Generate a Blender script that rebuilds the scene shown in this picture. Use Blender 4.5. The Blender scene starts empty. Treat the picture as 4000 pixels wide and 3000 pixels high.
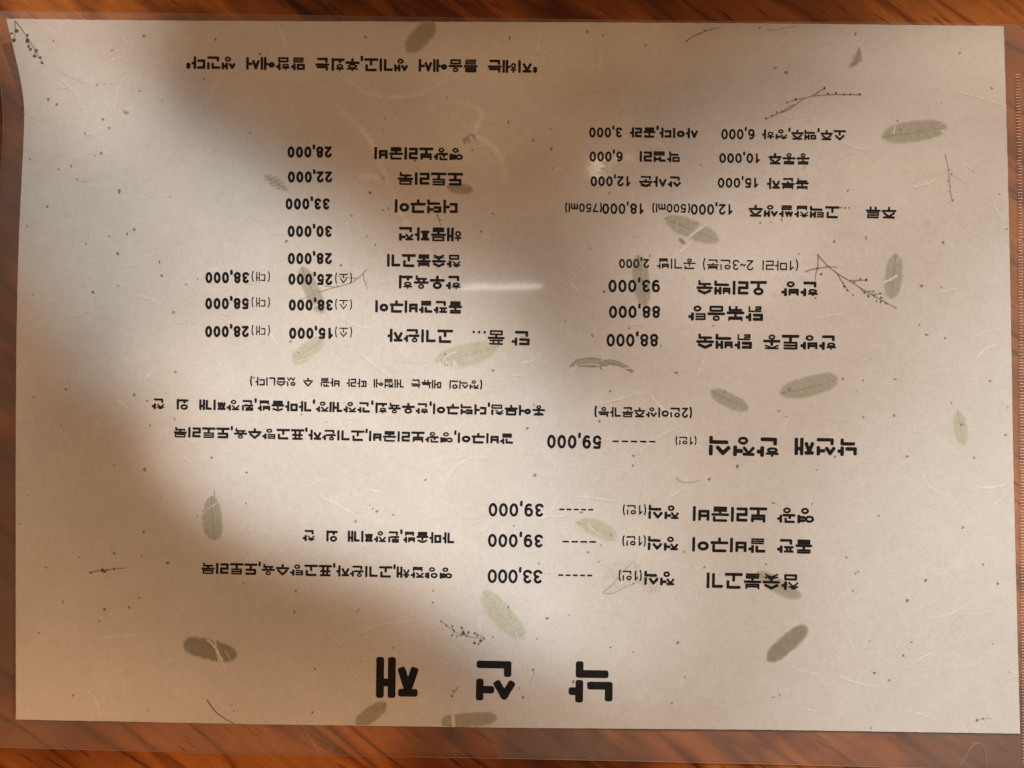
import bpy, math, random
from mathutils import Vector, Matrix
import numpy as np

C = bpy.context.scene.collection
SC = bpy.context.scene
random.seed(7)

# ------------------------------------------------------------------ camera
CAM_H = 0.238                      # phone held about 24 cm above the menu
F = 4000 * 28 / 36.0               # focal length in photo pixels
cam_d = bpy.data.cameras.new('camera'); cam_d.lens = 28; cam_d.sensor_width = 36
cam_d.clip_start = 0.005; cam_d.clip_end = 20
cam = bpy.data.objects.new('camera', cam_d); C.objects.link(cam); cam.location = (0, 0, CAM_H)
SC.camera = cam
SC.render.resolution_x = 1024; SC.render.resolution_y = 768

# ------------------------------------------------------------------ world: dim warm restaurant light
W = bpy.data.worlds.new('World'); SC.world = W; W.use_nodes = True
bg = W.node_tree.nodes['Background']
bg.inputs[0].default_value = (0.180, 0.099, 0.0515, 1); bg.inputs[1].default_value = 1.0
SC.view_settings.view_transform = 'Standard'; SC.view_settings.look = 'None'
SC.view_settings.exposure = 0; SC.view_settings.gamma = 1

PXM = F / CAM_H                    # photo pixels per metre on the table

def pool(cx, cy, a, b, th, P, az, blend=1.0, col=(1, 0.975, 0.935), D=2.4, el=42):
    """an added spot lamp, unseen far outside the frame, whose beam makes one pool of light on the menu"""
    c = Vector(((cx * 1000 - 2000) / PXM, -(cy * 1000 - 1500) / PXM, 0))
    el = math.radians(el); az = math.radians(az)
    d = Vector((math.cos(az) * math.cos(el), math.sin(az) * math.cos(el), math.sin(el)))
    pos = c + d * D
    # axes of the plane across the beam
    xa = Vector((-math.sin(az), math.cos(az), 0)); ya = d.cross(xa)
    s = 1000 / PXM
    e1 = Vector((math.cos(-th), math.sin(-th), 0)) * a * s
    e2 = Vector((-math.sin(-th), math.cos(-th), 0)) * b * s
    J = np.array([[e1.dot(xa), e2.dot(xa)], [e1.dot(ya), e2.dot(ya)]])
    U, S, _ = np.linalg.svd(J)
    u = (xa * U[0, 0] + ya * U[1, 0]).normalized(); v = d.cross(u)
    ld = bpy.data.lights.new('added_pool_light', 'SPOT')
    ld.spot_blend = blend; ld.shadow_soft_size = 0.006; ld.color = (col[0] * 0.96, col[1], col[2] * 1.03)
    ld.spot_size = 2 * math.atan(S[0] / D)
    ld.energy = P * (math.pi / 0.74) * D * D / math.sin(el) * 4 * math.pi * 1.055
    o = bpy.data.objects.new('added_pool_light', ld); C.objects.link(o)
    m = Matrix((u, v, d)).transposed().to_4x4()
    m = Matrix.Translation(pos) @ m @ Matrix.Diagonal((1, S[1] / S[0], 1, 1))
    o.matrix_world = m
    return o

POOLS = [[3.909, 2.134, 2.54, 2.6, 0.075, 0.3809, 100, 0.841, (1.0, 0.851, 0.745)],
         [1.235, 1.437, 0.759, 2.113, 2.23, 0.3682, 80, 1.0, (0.98, 1.0, 0.997)],
         [0.781, 2.541, 2.556, 1.035, 2.063, 0.1526, 30, 0.691, (1.0, 0.605, 0.35)],
         [1.441, -0.487, 1.601, 1.126, 0.947, 0.0617, 150, 0.313, (1.0, 0.619, 0.373)],
         [4.348, 2.199, 2.6, 1.375, 2.045, 0.2289, 75, 1.0, (0.957, 0.993, 1.0)],
         [0.167, -0.091, 0.931, 0.505, 1.135, 0.3626, 40, 1.0, (1.0, 0.819, 0.694)],
         [4.689, 0.168, 1.808, 0.339, 3.133, 0.2636, 120, 1.0, (1.0, 0.802, 0.667)],
         [1.173, 1.83, 0.503, 0.716, 2.01, 0.1802, 135, 0.932, (0.957, 0.993, 1.0)],
         [-0.485, 1.717, 0.903, 1.103, 0.737, 0.2272, 95, 0.946, (1.0, 0.648, 0.42)],
         [0.834, 3.226, 0.834, 2.6, 1.581, 0.132, 20, 1.0, (1.0, 0.58, 0.311)],
         [1.896, 2.315, 0.258, 0.928, 2.072, 0.1199, 70, 1.0, (0.957, 0.993, 1.0)],
         [2.825, 1.021, 0.356, 0.508, 1.409, 0.1071, 105, 1.0, (1.0, 0.852, 0.748)],
         [1.034, 1.333, 0.2, 1.067, 1.378, 0.0401, 200, 1.0, (0.957, 0.993, 1.0)],
         [1.899, 1.716, 1.189, 0.419, 1.464, 0.0772, 60, 1.0, (0.957, 0.993, 1.0)],
         [2.553, 1.747, 0.437, 0.217, 0.678, 0.0657, 115, 1.0, (1.0, 0.906, 0.834)],
         [3.582, 0.581, 0.335, 0.782, 1.48, 0.0688, 85, 1.0, (1.0, 0.746, 0.576)],
         [3.636, 2.036, 0.451, 1.292, 1.596, 0.0402, 50, 1.0, (0.957, 0.993, 1.0)],
         [1.03, 1.018, 1.959, 0.303, 0.818, 0.0622, 130, 1.0, (1.0, 0.989, 0.967)],
         [-0.8, 2.688, 0.831, 1.877, 1.538, 0.1288, 110, 1.0, (1.0, 0.58, 0.311)],
         [2.563, 0.175, 0.853, 0.2, 3.102, 0.0801, 65, 1.0, (1.0, 0.58, 0.311)],
         [0.924, 1.942, 0.2, 0.506, 1.941, 0.0961, 75, 0.997, (1.0, 0.977, 0.948)],
         [2.103, 0.517, 0.391, 0.733, 2.434, 0.0386, 125, 0.652, (1.0, 0.58, 0.311)],
         [1.57, 3.298, 0.805, 0.344, 1.831, 0.1028, 90, 0.965, (1.0, 0.58, 0.311)],
         [1.413, 0.341, 0.305, 0.995, 1.747, 0.0522, 45, 0.571, (1.0, 0.684, 0.477)],
         [1.679, 1.277, 0.493, 0.353, 2.359, 0.0477, 55, 0.846, (0.957, 0.993, 1.0)],
         [0.69, 1.217, 0.757, 0.213, 1.562, 0.0325, 100, 0.362, (1.0, 0.58, 0.311)]]
for p in POOLS: pool(*p)  # added lamps, fitted so the gaps between pools stand for cast shadows

# a tube lamp almost overhead: its blurred mirror image is the pale streak on the film
al = bpy.data.lights.new('tube_lamp', 'AREA'); al.shape = 'RECTANGLE'; al.size = 0.17; al.size_y = 0.005
al.energy = 0.085; al.color = (1, 0.97, 0.93)
ao = bpy.data.objects.new('tube_lamp', al); C.objects.link(ao)
ao.location = (-0.02, 0.15, 1.2)
# a small warm bulb, seen as a blurred glint on the film
for x, y, r, e, c_ in ((0.185, 0.404, 0.020, 0.04, (1, 0.86, 0.62)),):
    ld = bpy.data.lights.new('small_bulb', 'AREA'); ld.shape = 'DISK'; ld.size = r * 2; ld.energy = e; ld.color = c_
    o = bpy.data.objects.new('small_bulb', ld); C.objects.link(o); o.location = (x, y, 1.2)

# ------------------------------------------------------------------ surface of the menu
def height(X, Y):
    """height of the laminated sheet above the table, metres"""
    x = X * PXM + 2000; y = -Y * PXM + 1500
    h = 0.0006
    h += 0.0068 * math.exp(-(((x + 40) / 430.0) ** 2 + ((y + 20) / 360.0) ** 2))
    h += 0.0022 * math.exp(-(((x - 20) / 380.0) ** 2 + ((y - 2750) / 1100.0) ** 2))
    h += 0.0009 * math.exp(-(((x - 4050) / 500.0) ** 2 + ((y - 2950) / 700.0) ** 2))
    h += 0.00022 * math.sin(x / 310.0 + y / 540.0) + 0.00018 * math.sin(x / 520.0 - y / 260.0 + 1)
    return h

def at(px, py, dz=0.0):
    """the point of the sheet seen at a photo pixel (4000 x 3000)"""
    z = 0.001
    for _ in range(5):
        X = (px - 2000) / F * (CAM_H - z); Y = -(py - 1500) / F * (CAM_H - z)
        z = height(X, Y) + dz
    return (X, Y, z)

# ------------------------------------------------------------------ materials
def mat(name, base=(0.5, 0.5, 0.5), rough=0.5, coat=0.0, coat_r=0.2):
    m = bpy.data.materials.new(name); m.use_nodes = True
    b = m.node_tree.nodes['Principled BSDF']
    b.inputs['Base Color'].default_value = (*base, 1); b.inputs['Roughness'].default_value = rough
    b.inputs['Coat Weight'].default_value = coat; b.inputs['Coat Roughness'].default_value = coat_r
    return m, m.node_tree, b

def N(nt, t, **kw):
    n = nt.nodes.new(t)
    for k, v in kw.items():
        if k.startswith('i_'): n.inputs[int(k[2:])].default_value = v
        else: setattr(n, k, v)
    return n

def ramp(nt, src, stops):
    r = N(nt, 'ShaderNodeValToRGB'); e = r.color_ramp.elements
    while len(e) < len(stops): e.new(0.5)
    for q, (p, c) in zip(e, stops):
        q.position = p; q.color = (*c, 1) if len(c) == 3 else c
    nt.links.new(src, r.inputs[0]); return r

def mixc(nt, fac, a, b, mode='MIX'):
    m = N(nt, 'ShaderNodeMix', data_type='RGBA', blend_type=mode)
    for s, i in ((fac, 0), (a, 6), (b, 7)):
        if hasattr(s, 'links') or isinstance(s, bpy.types.NodeSocket): nt.links.new(s, m.inputs[i])
        else: m.inputs[i].default_value = s if i == 0 else (*s, 1)
    return m.outputs[2]

def noise(nt, vec, scale, detail=3, rough=0.5, dist=0.0):
    n = N(nt, 'ShaderNodeTexNoise'); n.inputs['Scale'].default_value = scale
    n.inputs['Detail'].default_value = detail; n.inputs['Roughness'].default_value = rough
    n.inputs['Distortion'].default_value = dist
    nt.links.new(vec, n.inputs['Vector']); return n.outputs[0]

# paper: handmade mulberry paper bonded under a semi-gloss film
def paper_colour(nt, g):
    n1 = noise(nt, g, 55, 4, 0.6); n2 = noise(nt, g, 2600, 3, 0.8); n3 = noise(nt, g, 330, 4, 0.7, 1.2)
    c1 = ramp(nt, n1, [(0.3, (0.735, 0.688, 0.622)), (0.5, (0.745, 0.704, 0.648)), (0.7, (0.770, 0.730, 0.674))])
    c2 = ramp(nt, n2, [(0.28, (0.72, 0.70, 0.68)), (0.43, (0.96, 0.96, 0.96)), (0.60, (1.0, 1.0, 1.0)), (0.76, (1.17, 1.16, 1.15))])
    c3 = ramp(nt, n3, [(0.3, (0.93, 0.925, 0.91)), (0.7, (1.04, 1.04, 1.04))])
    return mixc(nt, 1.0, mixc(nt, 1.0, c1.outputs[0], c2.outputs[0], 'MULTIPLY'), c3.outputs[0], 'MULTIPLY')
M_PAPER, nt, b = mat('handmade_paper', rough=0.75, coat=0.6, coat_r=0.058)
g = N(nt, 'ShaderNodeNewGeometry').outputs['Position']
nt.links.new(paper_colour(nt, g), b.inputs['Base Color'])
bp = N(nt, 'ShaderNodeBump'); bp.inputs['Strength'].default_value = 0.45; bp.inputs['Distance'].default_value = 0.00005
n4 = noise(nt, g, 900, 5, 0.7, 0.6); nt.links.new(n4, bp.inputs['Height'])
nt.links.new(bp.outputs[0], b.inputs['Normal'])
bp2 = N(nt, 'ShaderNodeBump'); bp2.inputs['Strength'].default_value = 0.10; bp2.inputs['Distance'].default_value = 0.0004
nt.links.new(noise(nt, g, 45, 2, 0.5, 1.0), bp2.inputs['Height']); nt.links.new(bp2.outputs[0], b.inputs['Coat Normal'])

M_INK, nt, b = mat('black_print', (0.016, 0.014, 0.016), 0.7, 0.25, 0.2); b.inputs['Specular IOR Level'].default_value = 0.2
g = N(nt, 'ShaderNodeNewGeometry').outputs['Position']
r = ramp(nt, noise(nt, g, 1400, 3, 0.6), [(0.3, (0.006, 0.0055, 0.007)), (0.75, (0.022, 0.019, 0.021))])
nt.links.new(r.outputs[0], b.inputs['Base Color'])

def soft(name, lo, hi, alpha, scale=700, net=0.0, under=None):
    """plant matter under the paper's surface: attribute 'fade' thins it out at the rim"""
    m, nt, b = mat(name, rough=0.8, coat=0.5, coat_r=0.18)
    g = N(nt, 'ShaderNodeNewGeometry').outputs['Position']
    r = ramp(nt, noise(nt, g, scale, 4, 0.65), [(0.3, lo), (0.7, hi)])
    c = r.outputs[0]
    if net:
        v = N(nt, 'ShaderNodeTexVoronoi', feature='DISTANCE_TO_EDGE'); v.inputs['Scale'].default_value = 1150
        dn = N(nt, 'ShaderNodeTexNoise'); dn.inputs['Scale'].default_value = 500; nt.links.new(g, dn.inputs['Vector'])
        vm = N(nt, 'ShaderNodeVectorMath', operation='MULTIPLY_ADD'); nt.links.new(dn.outputs[1], vm.inputs[0]); vm.inputs[1].default_value = (.0009,) * 3; nt.links.new(g, vm.inputs[2])
        nt.links.new(vm.outputs[0], v.inputs['Vector'])
        vr = ramp(nt, v.outputs[0], [(0.0, (1 - net,) * 3), (0.10, (1, 1, 1))])
        c = mixc(nt, 1.0, c, vr.outputs[0], 'MULTIPLY')
    at_ = N(nt, 'ShaderNodeAttribute', attribute_name='fade')
    mm = N(nt, 'ShaderNodeMath', operation='MULTIPLY'); nt.links.new(at_.outputs['Fac'], mm.inputs[0]); mm.inputs[1].default_value = alpha
    nt.links.new(mixc(nt, mm.outputs[0], under or paper_colour(nt, g), c), b.inputs['Base Color'])
    return m
M_LEAF = {
 'dark':  soft('leaf_dark', (0.22, 0.20, 0.145), (0.33, 0.30, 0.22), 0.85, net=0.12),
 'mid':   soft('leaf_mid', (0.38, 0.362, 0.27), (0.485, 0.462, 0.355), 0.84, net=0.18),
 'pale':  soft('leaf_pale', (0.53, 0.515, 0.385), (0.63, 0.615, 0.475), 0.84, net=0.22),
 'brown': soft('leaf_brown', (0.30, 0.255, 0.155), (0.42, 0.36, 0.23), 0.82, net=0.12)}
M_VEIN = soft('leaf_vein', (0.15, 0.145, 0.08), (0.22, 0.21, 0.12), 0.62, under=(0.45, 0.43, 0.32))
M_VEINP = soft('leaf_vein_pale', (0.26, 0.26, 0.15), (0.34, 0.34, 0.21), 0.6, under=(0.60, 0.585, 0.45))
M_VEINS = soft('skeleton_vein', (0.24, 0.24, 0.14), (0.32, 0.32, 0.19), 0.75)
M_STEM = soft('dry_stem', (0.16, 0.12, 0.075), (0.24, 0.18, 0.11), 0.75)
M_BUD = soft('dry_bud', (0.022, 0.024, 0.018), (0.06, 0.056, 0.04), 0.92)
M_BUDS = soft('dry_bud_faint', (0.06, 0.056, 0.045), (0.12, 0.105, 0.08), 0.78)
M_SPECK = soft('plant_fleck', (0.035, 0.030, 0.02), (0.10, 0.085, 0.05), 0.92)
M_FIBRE = soft('pale_fibre', (0.93, 0.89, 0.83), (1.0, 0.98, 0.95), 0.95)

# film margin: clear plastic with a little milkiness and gloss
def film_mat(name, haze, rough=0.13):
    m = bpy.data.materials.new(name); m.use_nodes = True; nt = m.node_tree; nt.nodes.clear()
    out = N(nt, 'ShaderNodeOutputMaterial')
    tr = N(nt, 'ShaderNodeBsdfTransparent'); tr.inputs[0].default_value = (1, 1, 1, 1)
    df = N(nt, 'ShaderNodeBsdfDiffuse'); df.inputs[0].default_value = (0.80, 0.66, 0.57, 1)
    gl = N(nt, 'ShaderNodeBsdfGlossy'); gl.inputs['Roughness'].default_value = rough
    g = N(nt, 'ShaderNodeNewGeometry').outputs['Position']
    r = ramp(nt, noise(nt, g, 40, 3, 0.6), [(0.3, (haze * 0.75,) * 3), (0.7, (haze * 1.25,) * 3)])
    m1 = N(nt, 'ShaderNodeMixShader'); nt.links.new(r.outputs[0], m1.inputs[0])
    nt.links.new(tr.outputs[0], m1.inputs[1]); nt.links.new(df.outputs[0], m1.inputs[2])
    fr = N(nt, 'ShaderNodeFresnel'); fr.inputs[0].default_value = 1.45
    bf = N(nt, 'ShaderNodeNewGeometry'); inv = N(nt, 'ShaderNodeMath', operation='SUBTRACT'); inv.inputs[0].default_value = 1
    nt.links.new(bf.outputs['Backfacing'], inv.inputs[1]); mu = N(nt, 'ShaderNodeMath', operation='MULTIPLY')
    nt.links.new(fr.outputs[0], mu.inputs[0]); nt.links.new(inv.outputs[0], mu.inputs[1])   # the inner faces of the clear sheet reflect nothing more
    m2 = N(nt, 'ShaderNodeMixShader'); nt.links.new(mu.outputs[0], m2.inputs[0])
    nt.links.new(m1.outputs[0], m2.inputs[1]); nt.links.new(gl.outputs[0], m2.inputs[2])
    nt.links.new(m2.outputs[0], out.inputs[0])
    return m
M_FILM = film_mat('laminate_film', 0.085)
M_FILM_EDGE = film_mat('laminate_edge', 0.20, 0.3)
M_EMBOSS = film_mat('embossed_film', 0.60, 0.25)

# wood
M_WOOD, nt, b = mat('varnished_wood', rough=0.6, coat=0.12, coat_r=0.3); b.inputs['Specular IOR Level'].default_value = 0.2
tc = N(nt, 'ShaderNodeNewGeometry').outputs['Position']
def mapped(rot, sc, loc=(0, 0, 0)):
    # turn first so that the grain runs along x, then stretch
    a = N(nt, 'ShaderNodeMapping'); a.inputs['Rotation'].default_value = (0, 0, math.radians(rot)); nt.links.new(tc, a.inputs[0])
    q = N(nt, 'ShaderNodeMapping'); q.inputs['Scale'].default_value = sc; q.inputs['Location'].default_value = loc
    nt.links.new(a.outputs[0], q.inputs[0]); return q.outputs[0]
v1 = mapped(36, (9, 70, 1)); v2 = mapped(38, (28, 420, 1)); v3 = mapped(33, (70, 900, 1)); v4 = mapped(36, (9.6, 12, 1), (18.2525, 23.7069, 0))
na = noise(nt, v4, 1.0, 3, 0.6)
base = ramp(nt, na, [(0.41, (0.150, 0.038, 0.0065)), (0.49, (0.31, 0.090, 0.0175)), (0.57, (0.50, 0.166, 0.034))])
fine = ramp(nt, noise(nt, v2, 1.0, 4, 0.6, 0.4), [(0.3, (0.80, 0.77, 0.74)), (0.6, (1.05, 1.05, 1.05))])
s1 = noise(nt, mapped(35, (10, 62, 1), (3.1, 1.7, 0)), 1.0, 2.2, 0.45, 0.5)
streak = ramp(nt, s1, [(0.44, (1, 1, 1)), (0.478, (0.72, 0.66, 0.66)), (0.500, (0.44, 0.37, 0.40)), (0.522, (0.70, 0.65, 0.64)), (0.57, (1, 1, 1))])
s2 = noise(nt, mapped(39, (16, 110, 1), (8.3, 4.4, 0)), 1.0, 2.0, 0.5, 0.3)
streak2 = ramp(nt, s2, [(0.58, (1, 1, 1)), (0.64, (0.72, 0.66, 0.65)), (0.70, (0.55, 0.48, 0.47))])
pore = ramp(nt, noise(nt, v3, 1.0, 2, 0.5), [(0.31, (0.42, 0.35, 0.32)), (0.37, (1, 1, 1))])
grit = ramp(nt, noise(nt, mapped(37, (300, 2600, 1)), 1.0, 3, 0.7), [(0.30, (0.80, 0.77, 0.74)), (0.5, (1, 1, 1)), (0.70, (1.12, 1.12, 1.12))])
c = mixc(nt, 1, base.outputs[0], fine.outputs[0], 'MULTIPLY'); c = mixc(nt, 1, c, streak.outputs[0], 'MULTIPLY'); c = mixc(nt, 1, c, streak2.outputs[0], 'MULTIPLY')
c = mixc(nt, 1, c, pore.outputs[0], 'MULTIPLY'); c = mixc(nt, 1, c, grit.outputs[0], 'MULTIPLY'); nt.links.new(c, b.inputs['Base Color'])
wb = N(nt, 'ShaderNodeBump'); wb.inputs['Strength'].default_value = 0.3; wb.inputs['Distance'].default_value = 0.0002
nt.links.new(noise(nt, v2, 1.0, 3, 0.6), wb.inputs['Height']); nt.links.new(wb.outputs[0], b.inputs['Normal'])

# ------------------------------------------------------------------ mesh helpers
class MB:
    def __init__(s): s.v = []; s.f = []; s.a = []
    def add(s, vs, fs, fade=None):
        o = len(s.v); s.v += vs; s.f += [tuple(i + o for i in f) for f in fs]
        s.a += fade if fade else [1.0] * len(vs)
    def build(s, name, m, parent=None, smooth=True):
        me = bpy.data.meshes.new(name); me.from_pydata(s.v, [], s.f)
        at_ = me.attributes.new('fade', 'FLOAT', 'POINT'); at_.data.foreach_set('value', s.a)
        if smooth: me.shade_smooth()
        me.materials.append(m); me.update()
        o = bpy.data.objects.new(name, me); C.objects.link(o); o.parent = parent
        return o

MENU = bpy.data.objects.new('laminated_menu', None); C.objects.link(MENU); MENU.empty_display_size = 0.02
MENU['label'] = 'upside down laminated Korean menu on cream leaf-flecked paper, lying on the wooden table'
MENU['category'] = 'menu'

# ------------------------------------------------------------------ table
def table():
    v = []; f = []
    hx, hy, t, bv = 0.42, 0.36, 0.03, 0.004
    for z, d in ((0, bv), (-bv, 0), (-t + bv, 0), (-t, bv)):
        v += [(-hx + d, -hy + d, z), (hx - d, -hy + d, z), (hx - d, hy - d, z), (-hx + d, hy - d, z)]
    f.append((0, 1, 2, 3)); f.append((15, 14, 13, 12))
    for k in range(3):
        for i in range(4): j = (i + 1) % 4; f.append((k * 4 + i, k * 4 + 4 + i, k * 4 + 4 + j, k * 4 + j))
    mb = MB(); mb.add(v, f); o = mb.build('wooden_table', M_WOOD, smooth=False)
    o['label'] = 'reddish brown wooden tabletop with dark slanting grain, showing around the menu'; o['category'] = 'table'
table()

# ------------------------------------------------------------------ paper sheet (edges traced as seen, laid on the curled surface)
def interp(pts, t):
    L = [0]
    for a, c_ in zip(pts, pts[1:]): L.append(L[-1] + math.dist(a, c_))
    t *= L[-1]
    for k in range(len(pts) - 1):
        if t <= L[k + 1] or k == len(pts) - 2:
            u = (t - L[k]) / (L[k + 1] - L[k]); return (pts[k][0] + (pts[k + 1][0] - pts[k][0]) * u, pts[k][1] + (pts[k + 1][1] - pts[k][1]) * u)
def smooth_pts(pts, n=4):
    for _ in range(n):
        q = [pts[0]]
        for a, c_ in zip(pts, pts[1:]):
            q += [(a[0] * .75 + c_[0] * .25, a[1] * .75 + c_[1] * .25), (a[0] * .25 + c_[0] * .75, a[1] * .25 + c_[1] * .75)]
        pts = q + [pts[-1]]
    return pts
P_TOP = [(24, 73), (450, 79), (1000, 82), (2000, 86), (3000, 91), (3921, 102)]
P_BOT = [(62, 2811), (450, 2818), (1000, 2829), (2000, 2843), (3000, 2851), (3985, 2866)]
P_LEFT = smooth_pts([(24, 73), (48, 170), (78, 300), (95, 400), (94, 520), (84, 700), (75, 900), (68, 1100), (62, 1500), (61, 2100), (62, 2811)])
P_RIGHT = smooth_pts([(3921, 102), (3930, 400), (3940, 800), (3950, 1300), (3956, 1700), (3967, 2200), (3985, 2866)])
def coons(u, v):
    t = interp(P_TOP, u); bo = interp(P_BOT, u); l = interp(P_LEFT, v); r = interp(P_RIGHT, v)
    return tuple((1 - v) * t[k] + v * bo[k] + (1 - u) * l[k] + u * r[k]
                 - ((1 - u) * (1 - v) * P_TOP[0][k] + u * (1 - v) * P_TOP[-1][k] + (1 - u) * v * P_BOT[0][k] + u * v * P_BOT[-1][k]) for k in (0, 1))
def paper():
    nx, ny = 220, 160; v = []; f = []
    for j in range(ny + 1):
        for i in range(nx + 1):
            x, y = coons(i / nx, j / ny)
            if i in (0, nx): x += random.uniform(-.5, .5)
            if j in (0, ny): y += random.uniform(-.5, .5)
            v.append(at(x, y))
    for j in range(ny):
        for i in range(nx):
            a = j * (nx + 1) + i; f.append((a, a + nx + 1, a + nx + 2, a + 1))
    mb = MB(); mb.add(v, f)
    # cut edge and underside, with vertices of their own so that the face stays flat-lit up to the edge
    W_ = nx + 1; ring = [i for i in range(W_)] + [j * W_ + nx for j in range(1, ny + 1)] + [ny * W_ + i for i in range(nx - 1, -1, -1)] + [j * W_ for j in range(ny - 1, 0, -1)]
    m = len(ring); e = [v[k] for k in ring] + [(v[k][0], v[k][1], v[k][2] - 0.00012) for k in ring]
    mb.add(e, [(k, (k + 1) % m, m + (k + 1) % m, m + k) for k in range(m)])
    mb.add([(x, y, z - 0.00012) for x, y, z in v], [tuple(reversed(q)) for q in f])
    return mb.build('paper_sheet', M_PAPER, MENU)
paper()

# ------------------------------------------------------------------ film margin round the paper
def film():
    n = 90
    per = [interp(P_TOP, i / n) for i in range(n)] + [interp(P_RIGHT, i / n) for i in range(n)] + \
          [interp(P_BOT[::-1], i / n) for i in range(n)] + [interp(P_LEFT[::-1], i / n) for i in range(n)]
    T = [(-40, 40), (0, 43), (450, 49), (1000, 57), (1500, 66), (2000, 73), (2500, 80), (3000, 85), (3600, 90), (3960, 96)]
    R = smooth_pts([(3960, 96), (3985, 99), (4004, 110), (4020, 135), (4024, 300), (4040, 1500), (4060, 2700), (4060, 3000), (4040, 3035)])
    B = [(4040, 3035), (3700, 3003), (3000, 2984), (2000, 2963), (1000, 2946), (500, 2933), (0, 2919), (-30, 2915)]
    L = smooth_pts([(-30, 2915), (-34, 2000), (-30, 1300), (-16, 900), (4, 650), (13, 560), (14, 470), (8, 380), (-6, 250), (-34, 80), (-40, 40)])
    out = [interp(T, i / n) for i in range(n)] + [interp(R, i / n) for i in range(n)] + [interp(B, i / n) for i in range(n)] + [interp(L, i / n) for i in range(n)]
    cx, cy = 2000, 1460
    m = len(per); v = []; f = []; K = 6
    for k in range(K + 1):
        t = k / K
        for a, o in zip(per, out):
            ix, iy = a[0] + (14 if a[0] < cx - 1800 else -14 if a[0] > cx + 1800 else 0), a[1] + (14 if a[1] < 200 else -14 if a[1] > 2700 else 0)
            v.append(at(ix * (1 - t) + o[0] * t, iy * (1 - t) + o[1] * t, -0.00016))
    for k in range(K):
        for i in range(m):
            j = (i + 1) % m; f.append((k * m + i, k * m + j, (k + 1) * m + j, (k + 1) * m + i))
    mb = MB(); mb.add(v, f); o = mb.build('clear_film', M_FILM, MENU)
    s = o.modifiers.new('thickness', 'SOLIDIFY'); s.thickness = 0.00022; s.offset = -1
    # cut rim of the film: a thin bright line of thicker plastic
    mb = MB(); v = []; f = []
    for i, o_ in enumerate(out):
        p = Vector(at(o_[0], o_[1], -0.0001)); q = Vector(at(out[(i + 1) % m][0], out[(i + 1) % m][1], -0.0001))
        d = (q - p).normalized(); nn = Vector((-d.y, d.x, 0)) * 0.00010
        up = Vector((0, 0, 0.00012)); v += [tuple(p + nn), tuple(p + up), tuple(p - nn), tuple(p - up * 2)]
    for i in range(m):
        j = (i + 1) % m
        for k in range(4): l = (k + 1) % 4; f.append((i * 4 + k, j * 4 + k, j * 4 + l, i * 4 + l))
    mb.add(v, f); mb.build('film_rim', M_FILM_EDGE, MENU)
film()

# ------------------------------------------------------------------ strokes
def capsule(mb, p, q, hw, z, seg=5, hw2=None, fade=None):
    """one pen stroke: a bar with softly rounded corners, overrunning its end points by half its width"""
    a = math.atan2(q[1] - p[1], q[0] - p[0]); ux, uy = math.cos(a), math.sin(a); r = hw * .62; e = hw * .96
    ring = []
    n = 4 if seg > 5 else 2
    for (ox, oy), sx, sy in ((p, -1, 1), (p, -1, -1), (q, 1, -1), (q, 1, 1)):
        cx, cy = sx * (e - r), sy * (hw - r); base = {(-1, 1): 90, (-1, -1): 180, (1, -1): 270, (1, 1): 0}[(sx, sy)]
        for k in range(n + 1):
            t = math.radians(base + 90 * k / n); x, y = cx + r * math.cos(t), cy + r * math.sin(t)
            ring.append((ox + ux * x - uy * y, oy + uy * x + ux * y))
    vs = [at(x, y, z) for x, y in ring]
    mb.add(vs, [tuple(range(len(vs)))], fade)
def ribbon(mb, pts, w0, w1, z, fade0=1.0, fade1=1.0, taper=False):
    """tapered strip through photo points"""
    n = len(pts); vs = []; fd = []
    for i, p in enumerate(pts):
        a = pts[max(0, i - 1)]; c_ = pts[min(n - 1, i + 1)]; d = math.dist(a, c_) or 1
        nx, ny = -(c_[1] - a[1]) / d, (c_[0] - a[0]) / d; t = i / (n - 1); w = w0 * (1 - t) + w1 * t
        if taper:
            fv = (fade0 * (1 - t) + fade1 * t) * math.sin(math.pi * t) ** .6 * (.7 + .3 * math.sin(7 * t + p[0])); w *= 2.1 * (.8 + .3 * math.sin(5 * t + p[1]))
            vs += [at(p[0] + nx * w, p[1] + ny * w, z), at(p[0], p[1], z), at(p[0] - nx * w, p[1] - ny * w, z)]; fd += [0, fv, 0]; continue
        vs += [at(p[0] + nx * w, p[1] + ny * w, z), at(p[0] - nx * w, p[1] - ny * w, z)]; fd += [fade0 * (1 - t) + fade1 * t] * 2
    if taper: mb.add(vs, [q for i in range(n - 1) for q in ((3 * i, 3 * i + 1, 3 * i + 4, 3 * i + 3), (3 * i + 1, 3 * i + 2, 3 * i + 5, 3 * i + 4))], fd); return
    mb.add(vs, [(2 * i, 2 * i + 1, 2 * i + 3, 2 * i + 2) for i in range(n - 1)], fd)
def P(c, r, zx, zy): return (c * 1000 + zx / 2.212, r * 750 + zy / 2.212)
def PP(c, r, *xy): return [P(c, r, xy[i], xy[i + 1]) for i in range(0, len(xy), 2)]

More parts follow.
